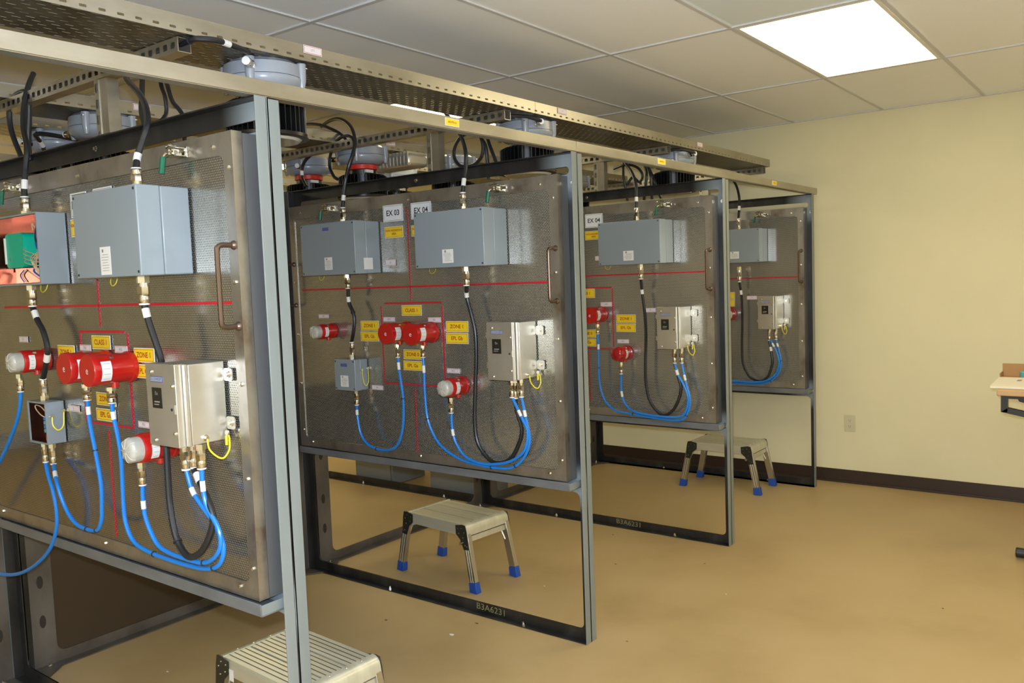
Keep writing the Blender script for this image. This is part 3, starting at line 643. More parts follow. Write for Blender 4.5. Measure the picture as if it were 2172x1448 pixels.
g_s2_1 = beacon(1, 869.5, 709, 'sounder', 'right red sounder of the EX 03 panel pair', .0475, .15)
g_bl_1 = beacon(1, 662, 705, 'clear', 'clear-lens red beacon without a cable at left of the EX 03 panel', .038, .14)
g_b2_1 = beacon(1, 936, 825, 'clear', 'clear-lens red beacon below the EPL Gb sign of the EX 03 panel', .042, .15)
g_s2_2 = beacon(2, 1250, 669, 'sounder', 'red sounder peeking out behind the post on the red-lens beacon panel', .0475, .14)
g_b2_2 = beacon(2, 1305, 752, 'red', 'red beacon with dark red lens, alone of its kind, on the third panel', .043, .14)
beacon(3, 1534, 668, 'sounder', 'red sounder on the last panel, behind the grey post', .0475, .14)

# ------------------------------------------------------------------ signs
def sign(i, a, b_, text, face='signy', ink='signr', size=.02, label='', cat='sign', name='sign', grp=None, th=.0022, raw=None, border=.0035, sx=1, split=None):
    p, q = (P(i, *a, .003), P(i, *b_, .003)) if raw is None else raw
    x0, z1, x1, z0 = p.x, p.z, q.x, q.z; y = (YF[i]-DP-.0005) if raw is None else p.y
    t = thing(name, ((x0+x1)/2, y, z0), label, cat, grp)
    bd = MB().box((x0, y, z0), (x1, y-th, z1), 'signw' if face == 'signy' else face)
    yf = y-th
    if face == 'signy': bd.box((x0+.0018, yf-.0003, z0+.0018), (x1-.0018, yf-.0001, z1-.0018), 'signy'); yf -= .0003
    c = .0045; w_ = .0011
    if face != 'tagw': bd.plate([(x0+c, z0+c), (x1-c, z0+c), (x1-c, z1-c), (x0+c, z1-c)], [[(x0+c+w_, z0+c+w_), (x1-c-w_, z0+c+w_), (x1-c-w_, z1-c-w_), (x0+c+w_, z1-c-w_)]], yf-.0001, yf-.0003, 'xz', ink)
    else:
        c = .002; bd.plate([(x0+c, z0+c), (x1-c, z0+c), (x1-c, z1-c), (x0+c, z1-c)], [[(x0+c+.0009, z0+c+.0009), (x1-c-.0009, z0+c+.0009), (x1-c-.0009, z1-c-.0009), (x0+c+.0009, z1-c-.0009)]], yf-.0001, yf-.0003, 'xz', 'redline')
    bd.build('plate', t)
    tx = MB(); lines = text.split('\n')
    for k, ln in enumerate(lines): tx.text(ln, ((x0+x1)/2, yf-.0006, (z0+z1)/2+(len(lines)-1-2*k)*size*.55), size, ink, bold=True, sx=sx)
    tx.build('lettering', t)
    return t
BS = ['among the opened enclosures', 'on the EX 03 panel', 'on the red-lens beacon panel', 'on the panel by the cream wall']
def signs(i, cls, z1l, z1r, z0, lab=BS):
    s = lab[i]
    if cls: sign(i, *cls, 'CLASS 1', size=.0235, label='yellow CLASS 1 sign '+s, name='area_sign', grp='yellow area signs')
    for r, side in ((z1l, 'left'), (z1r, 'right'), (z0, None)):
        if not r: continue
        (ax, ay), (bx, by) = r; my = (ay+by)/2; dx = (bx-ax)*.02
        if side: l1, l2, w1, w2 = 'ZONE 1', 'EPL Gb', 'yellow ZONE 1 sign %s of the sounders '%side, 'yellow EPL Gb sign %s of the sounders '%side
        else: l1, l2, w1, w2 = 'ZONE 0', 'EPL Ga', 'yellow ZONE 0 sign under the sounders ', 'yellow EPL Ga sign under the sounders '
        sign(i, (ax, ay), (bx, my-.6), l1, size=.0235, label=w1+s, name='area_sign', grp='yellow area signs')
        sign(i, (ax, my+.8), (bx, by), l2, size=.0235, label=w2+s, name='area_sign', grp='yellow area signs')
signs(0, ((193.5, 711), (234.5, 741.5)), ((121.5, 731), (159, 796)), ((283, 737), (328, 804)), ((203.5, 830.5), (246, 896)))
signs(1, ((851.5, 647.4), (894.5, 669.2)), ((764.5, 680), (804, 724)), ((945.5, 680.8), (993.5, 729.4)), ((855.5, 740.5), (896, 786.5)))
signs(2, ((1219, 613), (1262, 631.5)), None, ((1307, 667), (1348.5, 704)), ((1224, 698.5), (1264.5, 734.5)))
signs(3, None, None, ((1519, 620), (1558.5, 650)), None)
sign(1, (811.5, 436.5), (855, 467.5), 'EX 03', 'signw', 'ink', .036, 'white sign reading EX 03 at the top of the second panel', name='booth_sign', grp='white EX signs')
sign(1, (870.5, 431), (915, 461), 'EX 04', 'signw', 'ink', .036, 'white EX 04 sign partly covered by an enclosure, right of EX 03', name='booth_sign', grp='white EX signs')
sign(2, (1240.5, 455), (1278.5, 481), 'EX 04', 'signw', 'ink', .036, 'white EX 04 sign fully visible on the third panel', name='booth_sign', grp='white EX signs')
sign(0, (147.5, 411.5), (185, 458), 'EX 01', 'signw', 'ink', .036, 'blank-looking white sign top peeking left above the closed enclosure', name='booth_sign', grp='white EX signs')
sign(0, (196, 401), (239, 446), 'EX 02', 'signw', 'ink', .036, 'blank-looking white sign top peeking above the middle of the closed enclosure', name='booth_sign', grp='white EX signs')
sign(1, (815.5, 482), (855.5, 502.5), 'NON-HAZARDOUS\nAREA', size=.0145, sx=.86, label='yellow NON-HAZARDOUS AREA sign right of the left EX 03 enclosure', name='area_sign', grp='yellow area signs')
sign(1, (872, 478), (914, 498), 'NON-HAZARDOUS\nAREA', size=.0145, sx=.86, label='yellow sign almost hidden behind the enclosure covering EX 04', name='area_sign', grp='yellow area signs')
sign(2, (1240.5, 491), (1278, 507), 'NON-HAZARDOUS\nAREA', size=.0145, sx=.86, label='yellow NON-HAZARDOUS AREA sign beneath the fully visible EX 04 sign', name='area_sign', grp='yellow area signs')
sign(0, (149, 466), (180, 500), 'NON-HAZARDOUS\nAREA', size=.0145, sx=.7, label='yellow sign sliver behind the left edge of the closed nearest enclosure', name='area_sign', grp='yellow area signs')
TG = 'small white device tags'
for (i, a, b_, tx, lb) in [
 (0, (40, 713), (58.5, 726), 'P1', 'small tag above the clear beacon at the left edge'),
 (0, (168.5, 730.5), (192.5, 744), 'R53', 'small tag above the left sounder among the opened enclosures'),
 (0, (242.5, 733), (269.5, 749), 'R52', 'small tag right of CLASS 1 among the opened enclosures'),
 (0, (145, 858), (168, 874), 'J1', 'small tag right of the small opened junction box'),
 (0, (292.5, 892), (318, 909), 'P01', 'small tag half behind the nearest stainless box'),
 (1, (675.5, 666.5), (697.5, 674.5), 'P61', 'small tag above the cable-less clear beacon of the EX 03 panel'),
 (1, (812.7, 672.3), (837.5, 682), 'R53', 'small tag above the left sounder of the EX 03 panel'),
 (1, (907.5, 673), (935, 683.5), 'FE1', 'small tag above the right sounder of the EX 03 panel'),
 (1, (947.5, 780.8), (976, 792), 'R51', 'small tag above the lower clear beacon of the EX 03 panel'),
 (1, (788.5, 816), (812.5, 827.5), 'J01', 'small tag right of the small junction box of the EX 03 panel'),
 (1, (817.5, 551), (839.5, 562.5), 'E3', 'small tag right of the left enclosure on the EX 03 panel'),
 (2, (1273.5, 640.5), (1298, 650), 'R53', 'small tag inside the red outline on the third panel'),
 (2, (1309.5, 719.3), (1334, 728.3), 'R51', 'small tag above the red-lens beacon'),
 (2, (1368, 653), (1391, 662), 'T1', 'small tag left of the stainless box on the third panel'),
 (2, (1262, 543), (1285, 551.5), 'E4', 'small tag behind the left edge of the third panel enclosure'),
 (3, (1584, 627.5), (1606, 635), 'T1', 'small tag left of the stainless box on the last panel')]:
    sign(i, a, b_, tx, 'tagw', 'fadeink', .012, lb, name='device_tag', cat='tag', grp=TG)

# ------------------------------------------------------------------ cables on the panels
KB, KU = 'black cables on the panels', 'blue cables on the panels'
RB, RU = .0095, .0066
def glz(z): return z
# opened-enclosure panel
cable(0, [(306.5, 646, .085), (310, 662, .085), (318, 690, .08), (330, 725, .075), (341, 760, .07), (346, 800, .06), (348, 850, .055), (350, 905, .055), (353, 950, .06), (356, 1010, .065), (361, 1075, .07), (374, 1140, .075), (398, 1179, .08), (423, 1173, .08), (443, 1141, .08), (452, 1100, .075), (440, 1060, .07), (424, 1022, .06), (412, 992, .05)], RB, 'black',
      'thick black cable looping from the closed nearest enclosure under the nearest stainless box', KB, gl=((0, .0155, Z(bg[0][1][2]), -1), (-1, .0125, Z(S[0][2]), -1)), bands=(.035, .95), ties=(.62,))
cable(0, [(69, 650, .05), (74, 664, .05), (80, 680, .05), (92, 703, .05), (101, 740, .05), (97, 775, .045), (91, 803, .035)], RB, 'black',
      'black cable between the large and small opened boxes', KB, gl=((0, .0145, Z(ob[0]), -1), (-1, .0125, Z(os_[1]), 1)), bands=(.12, .72))
cable(0, [(185.5, 849), (187.5, 872), (191, 900), (202, 955), (214, 1025), (216, 1075), (215, 1104), (207, 1123), (188, 1123), (160, 1109), (138, 1075), (121, 1025), (113.5, 984, .035)], RU, 'blue',
      'blue cable looping from left sounder to the small opened junction box', KU, gl=((0, .0125, Z(g_s1_0[2]), -1), (-1, .0105, Z(os_[0]), -1)), bands=(.05, .95), ties=(.26, .6, .68))
cable(0, [(237.6, 855), (240, 880), (246, 907), (256, 962), (260, 1031), (262, 1070), (267, 1110), (283, 1147), (310, 1167), (352, 1184), (400, 1199), (440, 1206), (466, 1196), (474, 1160), (458, 1115), (430, 1075), (408, 1040), (395, 996)], RU, 'blue',
      'blue cable from right sounder sweeping along the bottom to the nearest stainless box', KU, gl=((0, .0125, Z(g_s2_0[2]), -1), (-1, .0135, Z(S[0][2]), -1)), bands=(.05, .93), ties=(.5, .68))
cable(0, [(302.5, 1029), (303, 1056), (309, 1098), (330, 1148), (355, 1170), (398, 1186), (432, 1193), (455, 1182), (468, 1155), (462, 1118), (438, 1072), (430, 1030), (428, 994)], RU, 'blue',
      'blue cable from large clear beacon to the nearest stainless box', KU, gl=((0, .0115, Z(g_b2_0[2]), -1), (-1, .0135, Z(S[0][2]), -1)), bands=(.1, .9), ties=(.5,), off=.078)
cable(0, [(97, 980, .035), (103, 1010, .045), (112, 1040, .05), (120, 1085, .05), (119, 1125, .05), (104, 1167, .05), (71, 1201, .05), (33, 1217.5, .05), (-10, 1213, .05), (-60, 1180, .05)], RU, 'blue',
      'blue cable from the small opened junction box leaving the picture at the lower left', KU, gl=((0, .0105, Z(os_[0]), -1),), bands=())
cable(0, [(44, 831), (43, 855), (37, 888), (22, 930), (0, 978), (-30, 1030), (-60, 1090)], RU, 'blue',
      'blue cable hanging from the clear beacon at the left edge', KU, gl=((0, .0115, Z(g_bl_0[2]), -1),))
# EX 03 panel
cable(1, [(738, 612, .07), (740, 640), (748, 660), (752, 678), (750, 702), (746, 725, .045)], RB*.92, 'black', 'short black cable to the small junction box on the EX 03 panel', KB, gl=((0, .0135, Z(bgL[1][2]), -1), (-1, .012, Z(sj[1][3]), 1)), bands=(.12,), ties=(.45,), off=.06)
cable(1, [(757, 859, .045), (758, 880), (765, 918), (780, 942), (806, 953.5), (828, 953), (845, 940), (855, 900), (855, 845), (848, 795), (844, 758)], RU, 'blue', 'blue cable looping from small junction box to the left EX 03 sounder', KU, gl=((0, .0115, Z(sj[1][2]), -1), (-1, .0115, Z(g_s1_1[2]), -1)), bands=(.06, .93), ties=(.38, .8), off=.062)
cable(1, [(897.5, 758), (899.5, 790), (902, 843), (909, 895), (931, 940), (966, 968), (997, 981), (1049, 991.5), (1085, 991.5), (1110, 972), (1123.5, 935), (1116, 890), (1106, 842)], RU, 'blue', 'blue cable from right EX 03 sounder sweeping along the panel bottom', KU, gl=((0, .0115, Z(g_s2_1[2]), -1), (-1, .0115, Z(S[1][2]), -1)), bands=(.05, .93), ties=(.24, .58, .7), off=.065)
cable(1, [(957.5, 876), (959.5, 910), (968, 941), (990, 970), (1030, 984), (1080, 979), (1112, 955), (1119, 916), (1108, 888), (1086.5, 843)], RU, 'blue', 'blue cable from lower clear beacon on the EX 03 panel', KU, gl=((0, .0115, Z(g_b2_1[2]), -1), (-1, .0115, Z(S[1][2]), -1)), bands=(.12, .92), off=.072)
cable(1, [(989.5, 606, .085), (990.5, 630), (1000, 668), (1008, 705), (1010, 757), (1008, 826), (1007, 895), (1014, 940), (1035, 971), (1056, 982), (1084, 971), (1101, 940), (1107, 909), (1096, 871), (1094, 845)], RB*.95, 'black', 'thick black cable looping from the EX 04 enclosure to the stainless box, EX 03 panel', KB, gl=((0, .0145, Z(bg[1][1][2]), -1), (-1, .0115, Z(S[1][2]), -1)), bands=(.05,), ties=(.55,), off=.06)
# third panel
cable(2, [(1359.5, 592, .085), (1362.5, 623), (1367.5, 663), (1370, 712), (1369, 779), (1371, 819), (1381, 855), (1405, 880), (1425, 872), (1439, 848.5), (1444.7, 822), (1438.7, 799), (1431, 770)], RB*.95, 'black', 'thick black cable looping under the stainless box on the red-lens beacon panel', KB, gl=((0, .0145, Z(bg[2][1][2]), -1), (-1, .0115, Z(S[2][2]), -1)), bands=(.06, .94), off=.065)
cable(2, [(1268, 708), (1269.6, 746), (1270, 785), (1273, 819), (1283, 848.5), (1306, 870), (1342.5, 878), (1399, 888), (1445, 890), (1460, 871), (1463.5, 845), (1455, 812), (1446, 770)], RU, 'blue', 'blue cable from the half-hidden sounder on the red-lens beacon panel', KU, gl=((0, .0115, Z(g_s2_2[2]), -1), (-1, .0115, Z(S[2][2]), -1)), bands=(.05, .93), ties=(.16, .5, .72), off=.065)
cable(2, [(1317.7, 793), (1317.7, 825), (1324, 852), (1342.5, 871), (1386, 881), (1440, 884), (1456, 868), (1459, 841), (1448, 812), (1438, 795), (1431, 770)], RU, 'blue', 'blue cable hanging from the red-lens beacon', KU, gl=((0, .0115, Z(g_b2_2[2]), -1), (-1, .0115, Z(S[2][2]), -1)), bands=(.12, .9), off=.072)
# last panel
cable(3, [(1568.5, 598, .085), (1573, 630), (1574.5, 679), (1574, 746), (1578, 776), (1591, 799), (1611, 808), (1628, 799), (1638, 772), (1637, 752), (1632, 722)], RB*.95, 'black', 'black cable looping to the stainless box on the last panel', KB, gl=((0, .0145, Z(bg[3][1][2]), -1), (-1, .0115, Z(S[3][2]), -1)), bands=(.06, .93), off=.065)
cable(3, [(1470, 790), (1520, 811), (1558, 812), (1598, 814), (1628, 811), (1648, 796), (1656.5, 772), (1653, 746), (1646, 720)], RU, 'blue', 'blue cable along the bottom of the last panel, right-hand gland', KU, gl=((-1, .0115, Z(S[3][2]), -1),), bands=(.93,), ties=(.55, .8), off=.065)
cable(3, [(1470, 782), (1520, 806), (1558, 808), (1598, 810), (1625, 807), (1646, 792), (1652.5, 769), (1647, 746), (1634, 720)], RU, 'blue', 'blue cable along the bottom of the last panel, left-hand gland', KU, gl=(), bands=(.93,), off=.075)

# ------------------------------------------------------------------ cables above the panels
KT = 'black supply cables above the panels'
G = lambda r=.0145, l=.06: ((0, r, l, 1),)
cable(0, [(288.5, 356, .085), (292, 330, .07), (303, 296, .055), (312, 266, .04), (310, 230, .0), (296, 200, -.05), (272, 172, -.12), (262, 150, -.2)], RB, 'black', 'black cable rising from the closed nearest enclosure in front of the top beam', KT, gl=((0, .0145, Z(bg[0][1][3]), 1),), bands=(.1,))
cable(0, [(52, 417, .05), (52, 392, .05), (54, 352, .04), (57, 314, .03), (50, 275, .0), (50, 235, -.02), (56, 198, -.04), (64, 172, -.06), (71, 156, -.08)], RB, 'black', 'black cable rising from the large opened enclosure at the left edge', KT, gl=((0, .0145, Z(ob[1]), 1),), bands=(.1,))
cable(0, [(46, 335, -.06), (25, 280, -.06), (20, 235, -.06), (30, 205, -.06), (55, 195, -.06), (62, 225, -.06), (60, 300, -.06), (64, 340, -.06)], RB, 'black', 'looped black cable hanging beside the left bundle over the opened enclosures', KT)
cable(0, [(304, 120, -.42), (302, 165, -.36), (301, 205, -.3), (300, 235, -.25), (306, 262, -.2)], RB, 'black', 'black cable joining the one above the closed nearest enclosure', KT)
cable(0, [(338, 150, -.5), (342, 182, -.5), (351, 210, -.5), (352, 242, -.5), (336, 262, -.45)], .008, 'black', 'left cable of the bundle dropping behind the first top beam', KT)
cable(0, [(346, 150, -.5), (356, 185, -.5), (366, 215, -.5), (388, 246, -.5), (392, 300, -.5)], .008, 'black', 'right cable of the bundle dropping behind the first top beam', KT)
cable(1, [(727, 440, .07), (729, 414, .06), (733.6, 380, .05), (740, 352, .05), (749, 324, .03), (753, 296, 0), (746, 272, -.05), (733, 258, -.1), (716, 252, -.15), (698, 257, -.2), (682, 268, -.25)], RB*.95, 'black', 'black cable arching up from the left enclosure of the EX 03 panel', KT, gl=((0, .0135, Z(bgL[1][3]), 1),), bands=(.06,))
cable(1, [(641, 264, -.2), (665, 263, -.15), (690, 268, -.12), (722, 284, -.1), (742, 305, -.08)], .008, 'black', 'black cable lying across the strut left of the EX 03 arch', KT)
cable(1, [(750, 330, -.03), (751, 300, -.04), (738, 288, -.06), (716, 297, -.08), (702, 325, -.08), (699, 352, -.08), (708, 374, -.06), (716, 380, -.05)], .008, 'black', 'coiled black loop hanging over the left side of the EX 03 panel', KT)
cable(1, [(981.5, 408, .08), (984, 383, .07), (988, 352, .05), (988, 324, .04), (982, 299, .0), (973, 280, -.05), (961, 262, -.1), (942, 235, -.2)], RB*.95, 'black', 'black cable rising from the enclosure covering EX 04 to the tray', KT, gl=((0, .0135, Z(bg[1][1][3]), 1),), bands=(.1,))
cable(1, [(1018, 283, -.18), (1000, 281, -.18), (978, 290, -.18), (965, 312, -.18), (964, 335, -.18), (978, 352, -.18), (1003, 350, -.18), (1021, 333, -.18), (1024, 306, -.18), (1016, 283, -.18)], .008, 'black', 'round black cable loop above the EX 04 enclosure', KT)
cable(1, [(1018, 262, -.3), (1020, 290, -.2), (1030, 310, -.18), (1034, 345, -.18), (1036, 380, -.18)], .008, 'black', 'black cable dropping just right of the round loop', KT)
cable(1, [(1028, 265, -.3), (1036, 300, -.2), (1050, 338, -.18), (1062, 372, -.18)], .008, 'black', 'outermost black cable of the drop beside the round loop', KT)
cable(2, [(1349.5, 441, .08), (1350, 418, .07), (1350, 400, .06), (1346, 380, .04), (1338, 362, .0), (1326, 345, -.08), (1318, 330, -.15)], RB*.95, 'black', 'black cable rising from the enclosure of the red-lens beacon panel', KT, gl=((0, .0135, Z(bg[2][1][3]), 1),), bands=(.1,))
cable(2, [(1302, 358, -.2), (1320, 351, -.18), (1338, 350, -.18), (1354, 357, -.18), (1363, 372, -.18), (1356, 386, -.18), (1342, 376, -.18), (1330, 392, -.18)], .008, 'black', 'curled black loop above the third panel', KT)
cable(2, [(1322, 340, -.2), (1322, 372, -.18), (1326, 395, -.18), (1331, 425, -.18)], .008, 'black', 'left straight black drop above the third panel', KT)
cable(2, [(1363, 340, -.3), (1371, 365, -.2), (1370, 390, -.18), (1366, 424, -.18)], .009, 'black', 'middle black drop behind the third top beam', KT)
cable(2, [(1372, 345, -.3), (1379, 368, -.2), (1381, 390, -.18), (1383, 422, -.18)], .008, 'black', 'right black drop behind the third top beam', KT)
cable(2, [(1374, 350, -.3), (1386, 378, -.2), (1394, 398, -.18), (1402, 420, -.18)], .008, 'black', 'slanting black drop beside the finned luminaire over the third panel', KT)
cable(3, [(1566.5, 463, .08), (1568, 440, .06), (1568, 420, .05), (1564, 400, .02), (1557, 385, -.03), (1548, 376, -.1)], RB*.95, 'black', 'black cable curving down to the last enclosure in front of the wall', KT, gl=((0, .0135, Z(bg[3][1][3]), 1),), bands=(.15,))

# toggle clamps
def clamp(i, px, py, label):
    p = P(i, px, py, .02); x, z = p.x, 1.955; y = YF[i]-DP
    t = thing('toggle_clamp', (x, y-.003, z), label, 'clamp', 'green-handled toggle clamps')
    b = MB().box((x-.03, y-.0025, z-.015), (x+.036, y-.006, z+.015), 'zinc')
    for dz in (-.012, .009): b.box((x-.022, y-.006, z+dz), (x+.028, y-.034, z+dz+.003), 'zinc')
    b.box((x-.006, y-.010, z-.008), (x+.018, y-.036, z+.008), 'zinc')
    for dx in (-.002, .014):
        for dz in (-.004, .005): b.lathe([(.0045, 0), (.0045, .004)], (x+dx, y-.036, z+dz), (0, -1, 0), 'zinc', 8)
    b.lathe([(.006, 0), (.006, .03)], (x+.028, y-.022, z+.0), (1, 0, 0), 'zinc', 10)
    b.build('clamp_body', t, bevel=.0008)
    MB().tube([(x+.016, y-.028, z+.014), (x-.005, y-.03, z+.021), (x-.028, y-.028, z+.018), (x-.038, y-.012, z+.016)], .0042, 'zinc', 8).build('clamp_arm', t)
    b = MB().tube([(x-.004, y-.030, z), (x-.018, y-.036, z-.002), (x-.028, y-.040, z-.012)], .0046, 'zinc', 8); b.tube([(x-.027, y-.040, z-.010), (x-.030, y-.042, z-.03), (x-.033, y-.044, z-.056)], .0085, 'green', 10); b.build('grip_handle', t)
for i, px, py, lb in [(0, 371, 325, 'toggle clamp with green grip above the closed nearest enclosure'), (0, 24, 405, 'toggle clamp with green grip above the large opened enclosure'),
   (1, 1052, 388, 'toggle clamp with green grip at the upper right of the EX 03 panel'), (1, 694, 433, 'toggle clamp with dark green grip at the upper left of the EX 03 panel'),
   (2, 1405, 429, 'toggle clamp with green grip on top of the third panel'), (3, 1612, 451, 'toggle clamp on top of the last panel')]: clamp(i, px, py, lb)

# ------------------------------------------------------------------ rail on the posts, trays and struts
def rail(y0, y1, label):
    t = thing('channel_rail', (0, (y0+y1)/2, H), label, 'channel rail', 'channel rails resting on the posts')
    b = MB().box((-.003, y0, 2.0815), (0.0, y1, 2.122), 'channel'); b.box((-.045, y0, 2.119), (-.003, y1, 2.122), 'channel'); b.box((-.045, y0, 2.08), (-.042, y1, 2.119), 'channel'); b.build('web', t, bevel=.001)
    MB().box((-.042, y0, 2.0795), (-.003, y1, 2.0815), 'sloty').build('slotted_flange', t)
    return t
rail(-.3, 2.879, 'long slotted steel channel rail over the nearer posts, carrying the BOOTH A label')
rail(2.882, 6.022, 'long slotted steel channel rail ending just before the cream wall')
def rlabel(x, y, z, w_, h_, txt, label, kind='y'):
    t = thing('rail_label' if kind == 'y' else 'luminaire_tag', (x, y, z), label, 'label', 'yellow labels on the rail' if kind == 'y' else 'small white luminaire tags')
    b = MB().box((x+.0002, y-w_/2, z-h_/2), (x+.0015, y+w_/2, z+h_/2), 'signw'); f = 'signy' if kind == 'y' else 'tagw'
    b.box((x+.0015, y-w_/2+.0018, z-h_/2+.0018), (x+.0018, y+w_/2-.0018, z+h_/2-.0018), f if kind == 'y' else 'redline')
    if kind != 'y': b.box((x+.0018, y-w_/2+.0032, z-h_/2+.0032), (x+.0020, y+w_/2-.0032, z+h_/2-.0032), 'tagw')
    b.build('plate', t); MB().text(txt, (x+.0023, y, z), h_*.36, 'signr' if kind == 'y' else 'fadeink', axis='+x', bold=True).build('lettering', t)
rlabel(0, 2.104, 2.103, .072, .026, 'BOOTH A', 'yellow BOOTH A label on the nearer rail')
rlabel(0, 3.638, 2.104, .08, .026, 'BOOTH A', 'yellow label on the farther rail above the EX 04 sign panel')
rlabel(0, 5.17, 2.103, .08, .026, 'BOOTH A', 'yellow label near the wall end of the farther rail')
ZT = 2.297
def tray(x0, x1, y0, y1, label, lipx):
    t = thing('cable_tray', ((x0+x1)/2, (y0+y1)/2, ZT), label, 'cable tray', 'perforated cable trays')
    MB().box((x0+.002, y0, ZT), (x1-.002, y1, ZT+.0015), 'tray').build('perforated_bottom', t)
    for x in (x0, x1):
        o = MB().box((x-.001, y0, ZT), (x+.001, y1, ZT+.049), 'lip')
        o = o.build('side_wall', t, loc=(x, 0, ZT+.012-5.0))   # the slot row sits 12 mm above the bottom
        s = 1 if x == x0 else -1
        MB().box((x, y0, ZT+.049), (x+.008*s, y1, ZT+.0505), 'lipshort').build('top_lip', t)
YT = [-.3, 3.02, 5.915]
tl = ['perforated cable tray over the nearer booths, with the LT1 tag', 'perforated cable tray running on to the cream wall']
for k in range(2): tray(-.575, -.30, YT[k]+.002, YT[k+1], tl[k], 1)
tray(-1.73, -1.45, -.3, 5.9, 'perforated cable tray seen through the gap beyond the first tray', 1)
tray(-2.23, -1.95, -.3, 5.0, 'third perforated cable tray, hung over the opposite booth row', 1)
tray(-3.36, -3.08, -.3, 5.0, 'farthest perforated cable tray, above the opposite aisle', 1)
for (x, y, z, tx, lb) in [(-.298, 1.77, 2.334, 'LT1', 'white LT1 tag on the side of the first tray'), (-.298, 3.235, 2.333, 'LT2', 'white tag on the first tray by the second luminaire'), (-.298, 4.735, 2.333, 'LT3', 'white tag on the first tray near the cream wall'),
                          (-1.448, 1.827, 2.331, 'LT4', 'white tag on the second tray behind the arching cable'), (-1.448, 3.262, 2.333, 'LT5', 'white tag on the second tray above the EX 03 sign')]:
    rlabel(x, y, z, .075, .026, tx, lb, 'w')
for i in range(4):
    y = YF[i]+.015; nm = ['over the opened enclosures', 'over the EX 03 panel', 'over the third panel', 'by the cream wall'][i]
    x0, x1 = -2.9, -.33
    if i == 3: y -= .03
    t = thing('tray_strut', ((x0+x1)/2, y, 2.252), 'slotted steel strut carrying the trays '+nm, 'strut', 'struts carrying the trays')
    b = MB().box((x0, y-.0205, 2.252), (x1, y-.018, 2.294), 'slotx'); b.build('slotted_face', t, loc=((x0+x1)/2, y, 2.273-5))
    b = MB().box((x0, y-.018, 2.252), (x1, y+.022, 2.2545), 'channel'); b.box((x0, y+.0195, 2.2545), (x1, y+.022, 2.294), 'channel'); b.box((x0, y-.018, 2.2915), (x1, y+.0195, 2.294), 'channel'); b.build('channel_body', t)
    xa = [-.790, -.765, -.80, -.80][i]
    t = thing('slotted_post', (xa, y, H), 'slotted upright post between top beam and strut '+nm, 'post', 'upright posts under the tray struts')
    b = MB().box((xa-.0235, y-.0205, H+.001), (xa+.0015, y-.018, 2.251), 'slotz'); b.build('slotted_face', t, loc=(xa-.011-5, y, 2.15))
    b = MB().box((xa, y-.018, H+.001), (xa+.045, y-.0155, 2.251), 'channel'); b.box((xa+.045, y-.018, H+.001), (xa+.0475, y+.022, 2.251), 'channel'); b.box((xa-.0235, y-.018, H+.001), (xa-.021, y+.022, 2.251), 'channel'); b.build('channel_body', t)

# ------------------------------------------------------------------ luminaires
def luminaire(x, y, z, label, red=True, rot=0, gl=None, r=.128):
    """z = underside of the tray it hangs from"""
    t = thing('luminaire', (x, y, z), label, 'luminaire', 'finned explosion-proof luminaires under the trays'); d = (0, 0, -1); z -= .001
    b = MB().lathe([(r*.86, .0), (r*.9, .006), (r*.98, .012), (r*.99, .05)], (x, y, z), d, 'lum', 40); b.build('cover', t)
    b = MB().lathe([(r*1.0, .052), (r*1.01, .060), (r*.97, .075), (r*.80, .093), (r*.55, .098)], (x, y, z), d, 'lum', 40)
    for k in range(4):
        th = rot+.6+k*PI/2; cx, cy = x+r*.98*math.cos(th), y+r*.98*math.sin(th)
        b.lathe([(.017, .004), (.015, .06), (.008, .09)], (cx, cy, z), d, 'lum', 12); b.lathe([(.007, .018), (.007, .021)], (cx+.016*math.cos(th), cy+.016*math.sin(th), z), d, 'zinc', 8)
    b.build('housing', t)
    MB().lathe([(r*.54, .097), (r*.62, .100), (r*.62, .122 if red else .113), (r*.5, .126 if red else .116)], (x, y, z), d, 'lumred' if red else 'lum', 32).build('ring', t)
    if red: MB().lathe([(r*.56, .126), (r*.56, .146)], (x, y, z), d, 'fin', 24).build('neck', t); MB().box((x+r*.50, y-r*.35, z-.143), (x+r*.60, y+r*.05, z-.128), 'white').build('rating_label', t); z -= .030
    b = MB().lathe([(r*.62, .116), (r*.62, .222)], (x, y, z), d, 'fin', 28)
    n = 40
    for k in range(n):
        th = 2*PI*k/n; c_, s_ = math.cos(th), math.sin(th); w2 = .0011
        a = Vector((x, y, z)); e = Vector((c_, s_, 0)); f = Vector((-s_, c_, 0))*w2
        vs = []
        for rr, h in ((r*.6, .120), (r*.86, .120), (r*1.0, .130), (r*1.0, .226), (r*.6, .226)):
            for sg in (-1, 1): vs.append(a+e*rr+f*sg-Vector((0, 0, h)))
        fs = [(0, 2, 4, 6, 8), (9, 7, 5, 3, 1)]+[(2*j, 2*j+1, (2*j+3) % 10, (2*j+2) % 10) for j in range(5)]
        b.add(vs, fs, 'fin')
    b.build('heat_sink', t)
    b = MB().lathe([(r*.9, .227), (r*1.06, .229), (r*1.06, .240), (r*.98, .243), (r*.9, .243)], (x, y, z), d, 'fin', 40); b.build('rim', t)
    MB().lathe([(r*.88, .2425), (r*.8, .25)], (x, y, z), d, 'clear', 32).build('lens', t)
    if gl:
        dx, dy = gl; e = Vector((dx, dy, 0)).normalized(); b = MB(); s = Vector((x, y, z-.03))+e*r*.97; gland(b, s, .0135, .055, e); b.build('cable_gland', t)
    return t
luminaire(-.435, 1.675, ZT, 'finned grey luminaire nearest the camera, hanging beside the LT1 tag', red=False, gl=(.75, -1))
luminaire(-.45, 3.155, ZT, 'finned grey luminaire above the EX 04 enclosure of the second panel', red=False, gl=(1, -.6))
